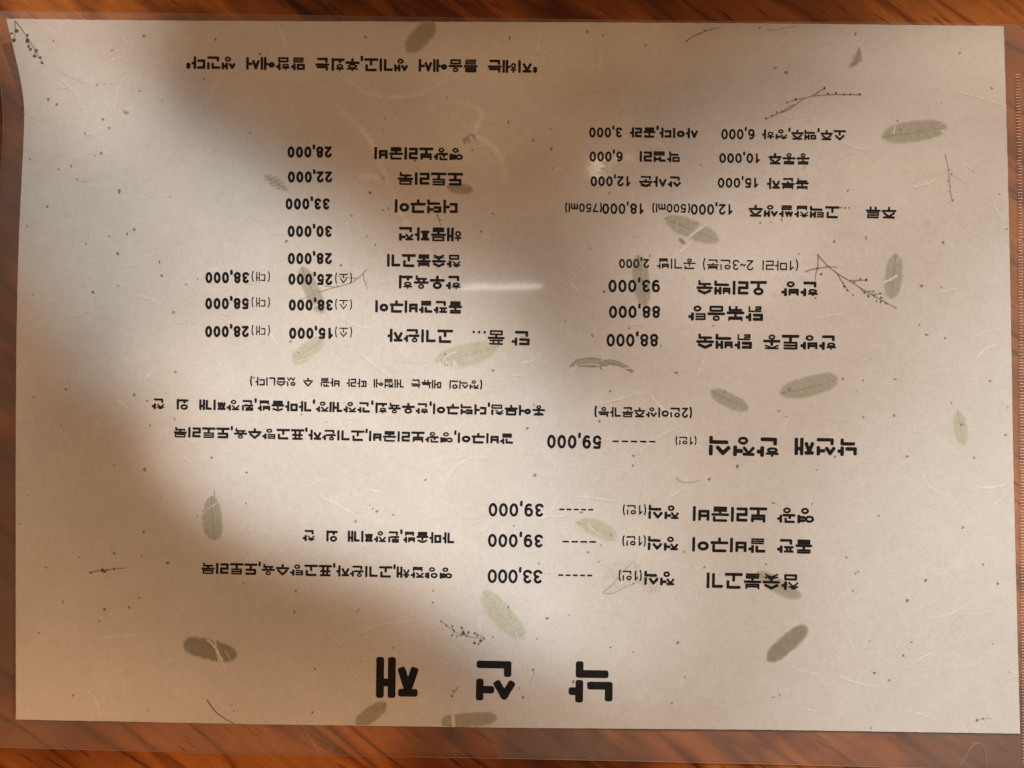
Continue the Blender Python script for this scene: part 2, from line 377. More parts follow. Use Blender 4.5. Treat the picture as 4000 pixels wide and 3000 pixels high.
# ------------------------------------------------------------------ rounded Hangul + figures, as strokes
def arc(cx, cy, rx, ry, a0, a1, n=10):
    return [(cx + rx * math.cos(math.radians(a0 + (a1 - a0) * i / n)), cy + ry * math.sin(math.radians(a0 + (a1 - a0) * i / n))) for i in range(n + 1)]
CIRC = arc(.5, .5, .5, .5, 90, 450, 16)
JAMO = {
 'ㄱ': [[(0, 1), (1, 1), (1, 0)]], 'ㄴ': [[(0, 1), (0, 0), (1, 0)]], 'ㄷ': [[(1, 1), (0, 1), (0, 0), (1, 0)]],
 'ㄹ': [[(0, 1), (1, 1), (1, .5), (0, .5), (0, 0), (1, 0)]], 'ㅁ': [[(0, 0), (0, 1), (1, 1), (1, 0), (0, 0)]],
 'ㅂ': [[(0, 1), (0, 0), (1, 0), (1, 1)], [(0, .55), (1, .55)]], 'ㅅ': [[(0, 0), (.5, 1), (1, 0)]], 'ㅇ': [CIRC],
 'ㅈ': [[(0, 1), (1, 1)], [(0, 0), (.5, .85), (1, 0)]],
 'ㅊ': [[(.3, 1.02), (.7, 1.02)], [(0, .72), (1, .72)], [(0, 0), (.5, .66), (1, 0)]],
 'ㅋ': [[(0, 1), (1, 1), (1, 0)], [(0, .5), (1, .5)]], 'ㅌ': [[(1, 1), (0, 1), (0, 0), (1, 0)], [(0, .5), (1, .5)]],
 'ㅍ': [[(0, 1), (1, 1)], [(0, 0), (1, 0)], [(.28, 1), (.28, 0)], [(.72, 1), (.72, 0)]],
 'ㅎ': [[(.5, 1.06), (.5, .8)], [(0, .76), (1, .76)], arc(.5, .26, .40, .26, 90, 450, 14)]}
def two(a, b_):
    out = []
    for k, ch in ((0, a), (1, b_)): out += [[(x * .42 + k * .58, y) for x, y in s] for s in JAMO[ch]]
    return out
for k_, a_, b_ in (('ㄲ', 'ㄱ', 'ㄱ'), ('ㄸ', 'ㄷ', 'ㄷ'), ('ㅆ', 'ㅅ', 'ㅅ'), ('ㅉ', 'ㅈ', 'ㅈ'), ('ㄺ', 'ㄹ', 'ㄱ')): JAMO[k_] = two(a_, b_)
CHO = 'ㄱㄲㄴㄷㄸㄹㅁㅂㅃㅅㅆㅇㅈㅉㅊㅋㅌㅍㅎ'
JUNG = 'ㅏㅐㅑㅒㅓㅔㅕㅖㅗㅘㅙㅚㅛㅜㅝㅞㅟㅠㅡㅢㅣ'
JONG = ' ㄱㄲㄳㄴㄵㄶㄷㄹㄺㄻㄼㄽㄾㄿㅀㅁㅂㅄㅅㅆㅇㅈㅊㅋㅌㅍㅎ'
def box(j, x0, y0, x1, y1, o):
    """fit a jamo's centre lines in a box, o = half stroke (x, y); crowded jamo get a thinner stroke"""
    ox, oy = o; H = y1 - y0; Wd = x1 - x0
    n = {'ㅎ': 5.6, 'ㅇ': 3.0, 'ㅊ': 4.6, 'ㅈ': 3.0, 'ㅉ': 3.0, 'ㅆ': 2.8, 'ㅅ': 1.8, 'ㄲ': 2.2, 'ㄺ': 3.6, 'ㄹ': 3.7, 'ㅁ': 2.7, 'ㅂ': 3.0, 'ㅍ': 2.8, 'ㅌ': 3.7}.get(j, 2.1)
    f = max(.58, min(1.0, H / (n * 2 * oy)))
    if j in 'ㅉㅆㄲㄺㄸ': f = max(.5, min(f, Wd / (6.0 * ox)))
    ox *= f; oy *= f
    if j == 'ㅇ':
        r = min(Wd, H * 1.10); cx = (x0 + x1) / 2; x0, x1 = cx - r / 2, cx + r / 2
        if H > Wd: cy = (y0 + y1) / 2; y0, y1 = cy - Wd / 2, cy + Wd / 2
    x0 += ox; x1 -= ox; y0 += oy; y1 -= oy
    return [([(x0 + x * (x1 - x0), y0 + y * (y1 - y0)) for x, y in s], f) for s in JAMO[j]]
def syllable(ch, o):
    i = ord(ch) - 0xAC00; c_, v, j = CHO[i // 588], JUNG[i % 588 // 28], JONG[i % 28]
    ox, oy = o; S = []; fin = j != ' '; vf = .9 if fin and v in 'ㅗㅛㅜㅠㅡㅘㅚㅟㅝ' else 1.0
    b0 = .45 if fin else 0.0              # bottom of the vowel zone
    lo, hi = b0 + oy, 1 - oy
    if v in 'ㅏㅐㅑㅓㅔㅕㅣㅖ':
        tall = c_ in 'ㄱㄴㄹ' and not fin
        cy0 = (.03 if tall else .24) if not fin else .49
        cy1 = .96
        if v == 'ㅏ': cx, vs, tk = .60, [.76], [(.76, 1.0)]
        elif v == 'ㅑ': cx, vs, tk = .60, [.76], [(.76, 1.0), (.76, 1.0)]
        elif v == 'ㅣ': cx, vs, tk = .66, [.88], []
        elif v == 'ㅓ': cx, vs, tk = .55, [.88], [(.62, .88)]
        elif v == 'ㅕ': cx, vs, tk = .55, [.88], [(.60, .88), (.60, .88)]
        elif v == 'ㅐ': cx, vs, tk = .50, [.64, .91], [(.64, .91)]
        else: cx, vs, tk = .46, [.70, .93], [(.55, .70)]
        S += box(c_, .03, cy0, cx, cy1, o)
        for x in vs: S.append(([(x, lo), (x, hi)], vf))
        mid = (lo + hi) / 2
        if not fin: mid = .62 if v == 'ㅐ' else .54
        for k, (a, b2) in enumerate(tk):
            y = mid if len(tk) == 1 else mid + (.12 if k else -.12) * (1 if not fin else .9)
            S.append(([(a, y), (b2 - (ox if b2 > .95 else 0), y)], vf))
        if fin: S += box(j, .12 if c_ != 'ㅣ' else .1, 0, vs[-1] + ox, .40, o)
    elif v in 'ㅗㅛㅜㅠㅡ':
        x0, x1 = ox, 1 - ox
        if fin: cb, bar = (.69, .45) if v in 'ㅗㅛ' else (.64, .53)
        else: cb, bar = (.46, .08) if v in 'ㅗㅛ' else ((.46, .36) if v != 'ㅡ' else (.36, .09))
        S += box(c_, .10, cb, .90, 1.0, o)
        bar = max(bar, oy); S.append(([(x0, bar), (x1, bar)], vf))
        ts = [.5] if v in 'ㅗㅜ' else ([.33, .67] if v in 'ㅛㅠ' else [])
        for t in ts:
            if v in 'ㅗㅛ': S.append(([(t, bar), (t, cb)], vf))
            else: S.append(([(t, bar), (t, (.38 if fin else oy))], vf))
        if fin: S += box(j, .12, 0, .88, .35 if v != 'ㅡ' else .40, o)
    else:                                  # compound vowels
        S += box(c_, .03, (.66 if fin else .48), .62, 1.0, o)
        hb = (.50 if fin else .14)
        if v in 'ㅘㅚㅙ': S.append(([(.32, hb), (.32, hb + .16)], vf))
        elif v in 'ㅝㅟㅞ': S.append(([(.32, hb), (.32, hb - .14)], vf))
        S.append(([(ox, hb), (.66, hb)], vf))
        S.append(([(.82, lo), (.82, hi)], vf))
        if v == 'ㅘ': S.append(([(.82, (lo + hi) / 2), (1 - ox / 2, (lo + hi) / 2)], vf))
        if fin: S += box(j, .12, 0, .86, .38, o)
    return S
G = {
 '0': (.56, [arc(.5, .5, .5, .5, 90, 450, 18)]), '1': (.46, [[(.05, .72), (.62, 1), (.62, 0)]]),
 '2': (.56, [arc(.5, .71, .48, .29, 165, -20, 8) + [(.05, 0), (1, 0)]]),
 '3': (.56, [arc(.46, .755, .42, .245, 150, -90, 9) + arc(.46, .255, .5, .255, 90, -155, 9)]),
 '5': (.56, [[(.92, 1), (.16, 1), (.06, .5)] + arc(.48, .32, .5, .32, 130, -155, 9)]),
 '6': (.56, [arc(.5, .31, .48, .31, 90, 450, 14), arc(.54, .5, .54, .5, 62, 205, 9)]),
 '7': (.54, [[(0, 1), (1, 1), (.55, .45), (.38, 0)]]),
 '8': (.56, [arc(.5, .755, .41, .245, 90, 450, 14), arc(.5, .26, .49, .26, 90, 450, 14)]),
 '9': (.56, [[(1 - x, 1 - y) for x, y in s] for s in (arc(.5, .31, .48, .31, 90, 450, 14), arc(.54, .5, .54, .5, 62, 205, 9))]),
 ',': (.18, [[(.5, .04), (.9, .0), (.8, -.14), (.1, -.24)]]), '.': (.14, [[(.5, .0), (.5, .02)]]),
 '(': (.27, [arc(1.35, .47, 1.35, .70, 124, 236, 8)]), ')': (.27, [arc(-.35, .47, 1.35, .70, 56, -56, 8)]),
 'm': (.70, [[(0, .64), (0, 0)], [(0, .45), (.12, .62), (.36, .62), (.48, .45), (.48, 0)], [(.48, .45), (.62, .62), (.88, .62), (1, .45), (1, 0)]]),
 'l': (.10, [[(.5, 1), (.5, 0)]]), '~': (.50, [[(0, .45), (.25, .56), (.75, .40), (1, .52)]]),
 '-': (.36, [[(.0, .45), (1, .45)]]), '·': (.12, [[(.5, .1), (.5, .12)]]),
 '*': (.30, [[(.5, .62), (.5, .98)], [(0, .92), (1, .68)], [(0, .68), (1, .92)]])}
SPACE = .42
def text(s, p0, p1, h, hw, name='printed_text', label=None, gap=.06, space=SPACE, ah=None, hwx=None, parent=None, z=0.00006):
    """p0 = image point of the run's start (its baseline), p1 = of its end; upside-down, so letters grow down the picture"""
    hwx = hwx or hw
    dx, dy = p1[0] - p0[0], p1[1] - p0[1]; L = math.hypot(dx, dy)
    uy = Vector((-dy, dx)).normalized()                   # across the line ...
    if uy.y < 0: uy = -uy                                 # ... growing down the picture
    ah = ah or h
    W = 0; items = []
    for ch in s:
        if ch == ' ': W += space; continue
        w = .98 if '가' <= ch <= '힣' else G[ch][0] * ah / h
        items.append((ch, W, w)); W += w + gap
    W -= gap
    k = L / W
    mb = MB(); q = 0
    for ch, x0, w in items:
        if '가' <= ch <= '힣':
            o = (hwx / k, hw / h); st = syllable(ch, o); i = ord(ch) - 0xAC00
            hh = 1.0; sx = .98
        else:
            st = [[(min(max(x, -9), 9) * (w - 2 * hw / k) / w + hw / k / w, y) for x, y in s_] for s_ in G[ch][1]]
            hh = ah / h; oy = hw / ah; st = [([(x, oy + y * (1 - 2 * oy)) for x, y in s_], 1.0) for s_ in st]; sx = w
        for s_, f in st:
            pts = []
            for x, y in s_:
                u = (x0 + x * sx) * k; v = y * hh * h
                pts.append((p0[0] + dx / L * u + uy.x * v, p0[1] + dy / L * u + uy.y * v))
            for a, c_ in zip(pts, pts[1:]):
                capsule(mb, a, c_, hw * f, z + q * 4e-8, 4 if hw < 8 else 8); q += 1
    o = mb.build(name, M_INK, parent or MENU, smooth=False)
    if label: o['label'] = label
    return o
def T(s, c0, r0, x0, y0, c1, r1, x1, y1, h, hw, **kw):
    return text(s, P(c0, r0, x0, y0), P(c1, r1, x1, y1), h / 2.212, hw, **kw)

B1, B2, TH = 5.35, 5.8, 2.2        # half stroke widths in photo pixels
def price(s, c, r, xr, xl, y, h=97, hw=4.95, c2=None, y2=None):
    T(s, c, r, xr, y, c if c2 is None else c2, r, xl, y if y2 is None else y2, h, hw, name='printed_price', gap=.10, label='printed price ' + s)
# heading
T('재', 1, 3, 1415, 702, 1, 3, 1040, 698, 356, 15.2, name='heading_letter', hwx=16.5, label='large black letter at the end of the heading')
T('선', 2, 3, 42, 737, 1, 3, 1895, 730, 345, 14.6, name='heading_letter', hwx=16, label='large black letter in the middle of the heading')
T('낙', 2, 3, 888, 740, 2, 3, 490, 733, 360, 15.2, name='heading_letter', hwx=16.5, label='large black letter that opens the heading')
D = 'printed_dish_name'
# set meals
def Q(x, y): return (1850 + x / 1.58, 2000 + y / 1.58)
text('참숯불고기', Q(2010, 385), Q(1435, 372), 98 / 1.58, 5.83, name=D)
text('정식', Q(1243, 368), Q(1052, 362), 88 / 1.58, 5.41, name=D)
text('(1인)', Q(1038, 362), Q(895, 362), 62 / 1.58, 2.9, name='printed_note')
text('-----', Q(733, 369), Q(523, 366), 50 / 1.58, 3.2, name='printed_dashes', gap=.14)
text('33,000', Q(425, 357), Q(87, 353), 85 / 1.58, 4.9, name='printed_price', label='printed price 33,000')
def R_(x, y): return (700 + x / 1.8433, 1980 + y / 1.8433)
text('영양잡채,고기완자,표고탕수육,도토리묵', R_(1970, 437), R_(160, 400), 82 / 1.8433, 4.56, name=D)
text('가마솥밥,된장찌개 외 찬', R_(1985, 183), R_(890, 165), 82 / 1.8433, 4.56, name=D, space=.75)
T('돌판', 3, 2, 385, 1345, 3, 2, 80, 1338, 122, 5.83, name=D)
T('갈비구이', 2, 2, 2197, 1335, 2, 2, 1553, 1320, 128, 5.83, name=D)
T('정식', 2, 2, 1442, 1320, 2, 2, 1172, 1312, 122, 5.41, name=D)
T('(1인)', 2, 2, 1157, 1314, 2, 2, 953, 1314, 84, 2.9, name='printed_note')
T('----', 2, 2, 727, 1334, 2, 2, 435, 1331, 66, 3.2, name='printed_dashes', gap=.12)
price('39,000', 2, 2, 269, 2005, 1300, 114, 4.9, c2=1, y2=1294)
T('영광', 3, 2, 405, 1072, 3, 2, 85, 1065, 134, 5.83, name=D)
T('보리굴비', 2, 2, 2207, 1067, 2, 2, 1558, 1053, 132, 5.83, name=D)
T('정식', 2, 2, 1447, 1050, 2, 2, 1177, 1042, 122, 5.41, name=D)
T('(1인)', 2, 2, 1160, 1046, 2, 2, 957, 1046, 84, 2.9, name='printed_note')
T('-----', 2, 2, 704, 1056, 2, 2, 408, 1052, 66, 3.2, name='printed_dashes', gap=.14)
price('39,000', 2, 2, 274, 2010, 1033, 115, 4.9, c2=1, y2=1028)
# big set meal
T('낙선재', 3, 2, 775, 472, 3, 2, 230, 463, 152, 7.0, name='printed_heading')
T('한정식', 3, 2, 103, 465, 2, 2, 1698, 447, 170, 7.9, name='printed_heading')
T('(1인)', 2, 2, 1595, 455, 2, 2, 1412, 455, 70, 2.6, name='printed_note')
T('-----', 2, 2, 1240, 466, 2, 2, 868, 462, 70, 3.2, name='printed_dashes', gap=.14)
price('59,000', 2, 2, 774, 304, 444, 116, 5.2, y2=438)
T('갈비구이,영광보리굴비,고기완자,표고탕수육,도토리묵', 2, 2, 14, 428, 0, 2, 1500, 368, 92, 4.56, name=D)
T('홍어무침,더덕구이,한우육회,간장게장,가마솥밥,된장찌개 외 찬', 2, 2, 288, 184, 0, 2, 1312, 124, 93, 4.56, name=D, space=.75)
T('(2인이상주문가능)', 2, 2, 1556, 205, 2, 2, 712, 196, 88, 3.6, name='printed_note')
def S_(x, y): return (950 + x / 2.1067, 1430 + y / 2.1067)
text('(정식의 메뉴는 계절에 따라 바뀔 수 있습니다.)', S_(1968, 118), S_(57, 88), 72 / 2.1067, 2.9, name='printed_note', space=.62)
# single dishes, left column
T('단', 2, 1, 160, 1202, 2, 1, -2, 1198, 128, 5.2, name='printed_heading')
T('품', 1, 1, 2152, 1196, 1, 1, 2003, 1192, 126, 5.0, name='printed_heading')
T('···', 1, 1, 1986, 1193, 1, 1, 1872, 1190, 100, 4.6, name='printed_dots', gap=.18)
T('고기완자', 1, 1, 1703, 1190, 1, 1, 1137, 1180, 115, 5.41, name=D)
T('돌판갈비구이', 1, 1, 1783, 944, 1, 1, 1028, 932, 108, B1, name=D)
T('한우육회', 1, 1, 1773, 724, 1, 1, 1224, 716, 118, B1, name=D)
T('참숯불고기', 1, 1, 1772, 542, 1, 1, 1130, 534, 112, B1, name=D)
T('해물파전', 1, 1, 1782, 308, 1, 1, 1233, 301, 120, B1, name=D)
T('더덕구이', 1, 1, 1747, 66, 1, 1, 1196, 59, 120, B1, name=D)
T('도토리묵', 1, 0, 1790, 1494, 1, 0, 1226, 1484, 112, B1, name=D)
T('영광보리굴비', 1, 0, 1792, 1279, 1, 0, 1020, 1268, 108, B1, name=D)
price('28,000', 1, 0, 655, 272, 1265); price('22,000', 1, 0, 659, 275, 1480)
price('33,000', 1, 1, 637, 255, 54); price('30,000', 1, 1, 657, 273, 291); price('28,000', 1, 1, 657, 275, 526)
price('25,000', 1, 1, 662, 280, 708, y2=703); price('38,000', 1, 1, 665, 283, 928); price('15,000', 1, 1, 665, 286, 1172)
price('38,000', 0, 1, 2153, 1774, 691); price('58,000', 0, 1, 2151, 1773, 915); price('28,000', 0, 1, 2151, 1772, 1157)
for y in (706, 932, 1172): T('(소)', 1, 1, 830, y, 1, 1, 684, y - 2, 82, TH, name='printed_note', gap=.16)
for y in (692, 914, 1157): T('(대)', 1, 1, 121, y, 0, 1, 2174, y - 2, 80, TH, name='printed_note', gap=.16)
# chicken and duck, right column
def U_(x, y): return (2500 + x / 2.4578, 900 + y / 2.4578)
text('한방토종', U_(1890, 1008), U_(1182, 998), 142 / 2.4578, 5.94, name=D)
text('닭백숙', U_(1082, 997), U_(540, 989), 146 / 2.4578, 5.94, name=D)
text('닭볶음탕', U_(1188, 728), U_(463, 720), 146 / 2.4578, 5.94, name=D)
text('한방', U_(1715, 492), U_(1357, 487), 144 / 2.4578, 5.94, name=D)
text('오리백숙', U_(1220, 486), U_(540, 476), 138 / 2.4578, 5.72, name=D)
price('88,000', 2, 1, 1264, 817, 1225, 110, 4.8); price('88,000', 2, 1, 1282, 837, 983, 106, 4.8); price('93,000', 2, 1, 1280, 833, 758, 108, 4.8)
text('(1마리', U_(1520, 288), U_(1168, 286), 96 / 2.4578, 2.7, name='printed_note')
text('2~3인분)', U_(1092, 286), U_(605, 276), 98 / 2.4578, 2.7, name='printed_note')
T('공기밥', 2, 1, 1588, 574, 2, 1, 1252, 572, 92, 3.0, name='printed_note')
price('2,000', 2, 1, 1187, 925, 578, 80, 3.4)
# drinks
def V_(x, y): return (2700 + x / 2.212, 400 + y / 2.212)
text('주류', V_(1775, 902), V_(1508, 897), 102 / 2.212, 4.1, name='printed_heading')
text('···', V_(1372, 900), V_(1290, 899), 60 / 2.212, 2.6, name='printed_dots', gap=.18)
text('고택찹쌀생주', V_(1283, 898), V_(495, 882), 104 / 2.212, 4.66, name=D)
price('12,000', 2, 1, 1907, 1545, 104, 92, 3.8); price('18,000', 2, 1, 1140, 780, 98, 92, 3.8)
T('(500ml)', 2, 1, 1540, 102, 2, 1, 1212, 100, 76, 3.0, name='printed_note', gap=.10)
T('(750ml)', 2, 1, 778, 98, 2, 1, 458, 96, 76, 3.0, name='printed_note', gap=.10)
text('복분자', V_(1018, 655), V_(655, 650), 98 / 2.212, 4.56, name=D)
text('동동주', V_(1025, 440), V_(668, 436), 98 / 2.212, 4.56, name=D)
text('소주,맥주,청하', V_(1337, 240), V_(613, 230), 88 / 2.212, 4.13, name=D)
T('산사춘', 2, 0, 1464, 1525, 2, 0, 1098, 1519, 94, 4.56, name=D)
T('막걸리', 2, 0, 1454, 1309, 2, 0, 1100, 1304, 94, 4.56, name=D)
T('사이다,콜라', 2, 0, 1610, 1105, 2, 0, 1020, 1098, 90, 4.56, name=D)
price('15,000', 2, 0, 2128, 1778, 1536, 86, 3.8); price('10,000', 2, 0, 2143, 1791, 1324, 84, 3.8); price('6,000', 2, 0, 2097, 1808, 1114, 90, 3.7)
price('12,000', 2, 0, 1024, 678, 1522, 88, 4.0); price('6,000', 2, 0, 957, 670, 1308, 88, 4.0); price('3,000', 2, 0, 952, 666, 1100, 88, 4.0)
# proverb along the foot
T('*지혜는 들음에서 생기고,후회는 말함에서 생긴다*', 2, 0, 219, 520, 0, 0, 1610, 484, 112, 5.0, name='printed_proverb', space=.62)

# ------------------------------------------------------------------ pressed leaves
def vnoise(rng, n, amp):
    ph = [(rng.random() * 6.28, rng.uniform(2, 9), rng.random()) for _ in range(5)]
    return lambda t: amp * sum(a * math.sin(f * t * 6.28 + p) for p, f, a in ph) / 2.5
def leaf(a, c_, w, tone, label, bend=0.0, blunt=2.6, veins=True, cut=None, blur=9, rough_=0.03, seed=0, vein_tone=None, midrib=True):
    """a, c_ = stalk end and tip in photo pixels, w = width; cut = function dropping torn bits"""
    rng = random.Random(seed or int(a[0] * 7 + a[1])); w *= 1.10
    L = math.dist(a, c_); ux, uy = (c_[0] - a[0]) / L, (c_[1] - a[1]) / L; nx, ny = -uy, ux
    na_, nb_ = vnoise(rng, 5, rough_ + .035), vnoise(rng, 5, rough_ + .035); skew = rng.uniform(.84, 1.16); asy = rng.uniform(-.09, .09)
    def pt(t, s):                                       # t along 0..1, s across -1..1
        hwd = w / 2 * max(0.0, 1 - abs(2 * t ** skew - 1) ** blunt) ** (1 / 2.1) * (1 + asy * (1 if s > 0 else -1))
        hwd *= 1 + (na_(t) if s > 0 else nb_(t))
        b_ = bend * L * 4 * t * (1 - t)
        X = a[0] + ux * L * t + nx * (s * hwd + b_); Y = a[1] + uy * L * t + ny * (s * hwd + b_)
        return (X, min(max(Y, np.interp(X, [p[0] for p in P_TOP], [p[1] for p in P_TOP]) + 2), np.interp(X, [p[0] for p in P_BOT], [p[1] for p in P_BOT]) - 2))
    nt_, ns = 84, 26; vs = []; fs = []; fd = []
    for i in range(nt_ + 1):
        # crowd the rows towards both ends so the rim is round
        t = .5 - .5 * math.cos(math.pi * i / nt_)
        for j in range(ns + 1):
            s = math.sin((j / ns - .5) * math.pi)
            vs.append(at(*pt(t, s), 0.00003))
            e = (1 - abs(s)) * w / 2 * max(.05, (1 - abs(2 * t - 1) ** blunt)); e = min(e, min(t, 1 - t) * L)
            fd.append(0.0 if cut and cut(t, (j / ns - .5) * 2) else min(1.0, e / blur))
    for i in range(nt_):
        for j in range(ns):
            q = i * (ns + 1) + j; fs.append((q, q + 1, q + ns + 2, q + ns + 1))
    mb = MB(); mb.add(vs, fs, fd); lf = mb.build('pressed_leaf', M_LEAF[tone], MENU); lf['label'] = label
    if midrib:
        mb = MB(); m_ = [pt(.02 + .96 * k / 14, 0.02) for k in range(15)]; ribbon(mb, m_, 2.2, 1.1, 0.000038, .8, .5)
        if veins:
            for k in range(9):
                t = .08 + .1 * k
                for sg in (-1, 1):
                    t2 = t + rng.uniform(-.02, .02)
                    seg_ = [pt(min(.985, t2 + .16 * u), sg * .93 * u ** .85) for u in (0.02, .25, .5, .75, .92)]
                    if cut and cut(seg_t(t2), sg * .6): continue
                    ribbon(mb, seg_, 1.1, .5, 0.000036, .55, .3)
        mb.build('leaf_vein', M_VEINP if tone == 'pale' else M_VEIN, lf)
    return lf
def seg_t(t): return t + .08

leaf(P(1, 0, 1545, 188), P(1, 0, 1300, 455), 78, 'brown', 'brownish olive pressed leaf cut off by the top edge of the paper', veins=False, blur=12, blunt=3)
leaf(P(3, 0, 972, 1185), P(3, 0, 1560, 1100), 82, 'mid', 'long olive pressed leaf with a split tip near the upper right edge', cut=lambda t, s: t > .88 and .1 < s < .5)
leaf(P(2, 1, 1312, 222), P(2, 1, 1798, 425), 74, 'mid', 'olive pressed leaf crossed by a pale fibre, below the line with ml sizes', cut=lambda t, s: abs(t - .56 + s * .10) < .022 and s > -2, midrib=True, veins=False)
leaf(P(2, 1, 1092, 538), P(2, 1, 1150, 990), 66, 'mid', 'upright grey green pressed leaf behind the prices of chicken and duck', veins=True, blunt=3.4)
leaf(P(3, 1, 1108, 525), P(3, 1, 1060, 930), 70, 'mid', 'upright olive pressed leaf beside the branching dry sprig', veins=False, blur=10, blunt=3.2)
leaf(P(1, 1, 390, 640), P(1, 1, 580, 1055), 62, 'mid', 'tall olive pressed leaf behind two prices in the left column', blunt=3.6, veins=True)
leaf(P(1, 1, 590, 1258), P(1, 1, 315, 1478), 66, 'pale', 'pale green oblong pressed leaf below a price in the left column', blunt=3.2, veins=True)
leaf(P(1, 1, 2112, 1322), P(1, 1, 1535, 1462), 88, 'pale', 'large pale green pressed leaf with a clear vein net and a torn lower edge', bend=-0.03, blunt=2.4, cut=lambda t, s: t > .68 and s < -.35 - .25 * math.sin(t * 60), vein_tone=None)
leaf(P(2, 2, 1712, 55), P(2, 2, 2048, 222), 60, 'mid', 'small olive pressed leaf right of the note in brackets', blunt=3)
leaf((3043, 1536), (3277, 1478), 78, 'mid', 'broad olive pressed leaf in the blank band at the right', blunt=3.4, bend=.02)
leaf(P(3, 2, 1640, 225), P(3, 2, 1690, 538), 56, 'pale', 'small pale green pressed leaf with a notch near the right edge', cut=lambda t, s: .3 < t < .42 and s < -.62, blunt=2.7)
leaf(P(2, 2, 545, 1190), P(2, 2, 915, 1345), 66, 'pale', 'pale green pressed leaf right beside the dashes', bend=-0.05, blunt=2.5, cut=lambda t, s: t < .25 and s > .4)
leaf((2955, 2232), (3133, 2335), 62, 'mid', 'olive pressed leaf half hidden behind a dish name', bend=.03, blunt=2.5)
leaf(P(1, 3, 1960, 122), P(2, 3, 118, 545), 84, 'pale', 'large pale green oval pressed leaf above the heading', bend=0.03, blunt=2.7)
leaf(P(0, 3, 1575, 580), P(0, 3, 2058, 695), 80, 'dark', 'dark grey pressed leaf crossed by a curved fibre at lower left', veins=False, midrib=False, blur=11, blunt=3.6, cut=lambda t, s: abs(t - .62 - s * .12) < .018)
leaf(P(1, 3, 1132, 1092), P(1, 3, 858, 1296), 62, 'brown', 'brownish pressed leaf touching the lower edge near the heading', blunt=3.2, veins=False)
leaf(P(1, 3, 1592, 1262), P(1, 3, 2090, 1222), 58, 'brown', 'broken brownish pressed leaf cut off by the lower edge of the paper', blunt=5, veins=True, cut=lambda t, s: .20 < t < .25, blur=9, midrib=False)
leaf((3155, 2444), (2993, 2584), 70, 'dark', 'grey green pressed leaf alone at lower right', blunt=3.4, veins=False, blur=10, midrib=False)
leaf(P(0, 2, 1830, 960), P(0, 2, 1862, 1358), 78, 'mid', 'green pressed leaf with a thin stalk at middle left', blunt=3.0, bend=.02, cut=lambda t, s: t < .3 and s > .75 - t, seed=5, blur=9)
leaf(P(1, 0, 65, 1512), P(1, 0, 280, 1650), 44, 'mid', 'ragged torn pressed leaf scrap left of a price', blunt=2, rough_=.3, cut=lambda t, s: math.sin(t * 40 + s * 9) > .75, veins=False)
leaf(P(1, 0, 1645, 1615), P(1, 0, 1885, 1640), 46, 'brown', 'short brownish pressed leaf under the end of a dish name', blunt=2.4, veins=False)
leaf(P(3, 0, 790, 405), P(3, 0, 695, 590), 34, 'brown', 'small triangular pressed leaf scrap near the upper right', blunt=1.8, rough_=.3, bend=-.15, veins=False)
leaf(P(2, 1, 1440, 395), P(2, 1, 1500, 455), 18, 'dark', 'tiny torn pressed leaf scrap beside a fibre-crossed leaf', blunt=2, rough_=.4, veins=False, midrib=False, blur=4)
leaf(P(2, 1, 60, 1240), P(2, 1, 165, 1305), 26, 'pale', 'tiny pale pressed leaf scrap behind a heading letter', blunt=2, rough_=.3, veins=False, midrib=False)
leaf(P(3, 0, 325, 1425), P(3, 0, 295, 1470), 12, 'pale', 'tiny green pressed leaf tip under a drink name', blunt=2, veins=False, midrib=False, blur=3)
# thin twisted leaf: outline strip
def twisted():
    top = PP(2, 1, 512, 1490, 560, 1450, 640, 1436, 700, 1433, 760, 1446, 810, 1455, 860, 1450, 930, 1470, 1000, 1510, 1052, 1552)
    bot = PP(2, 1, 520, 1510, 570, 1503, 640, 1508, 700, 1512, 760, 1508, 810, 1500, 850, 1487, 920, 1500, 985, 1532, 1040, 1560)
    mb = MB(); vs = [at(*p, .00003) for p in top] + [at(*p, .00003) for p in bot]; n = len(top)
    mb.add(vs, [(i, i + n, i + n + 1, i + 1) for i in range(n - 1)]); lf = mb.build('pressed_leaf', M_LEAF['mid'], MENU)
    lf['label'] = 'thin twisted pressed leaf between two blocks of print'
    mb = MB(); ribbon(mb, top, 1.6, 1.6, .000038); ribbon(mb, bot, 1.4, 1.4, .000038)
    ribbon(mb, PP(2, 1, 560, 1500, 640, 1470, 720, 1500, 800, 1475, 900, 1480, 1040, 1553), 1.2, 1.2, .000038)
    ribbon(mb, PP(2, 1, 500, 1515, 512, 1490), 3, 1.5, .000038)
    mb.build('leaf_vein', M_VEIN, lf)
twisted()
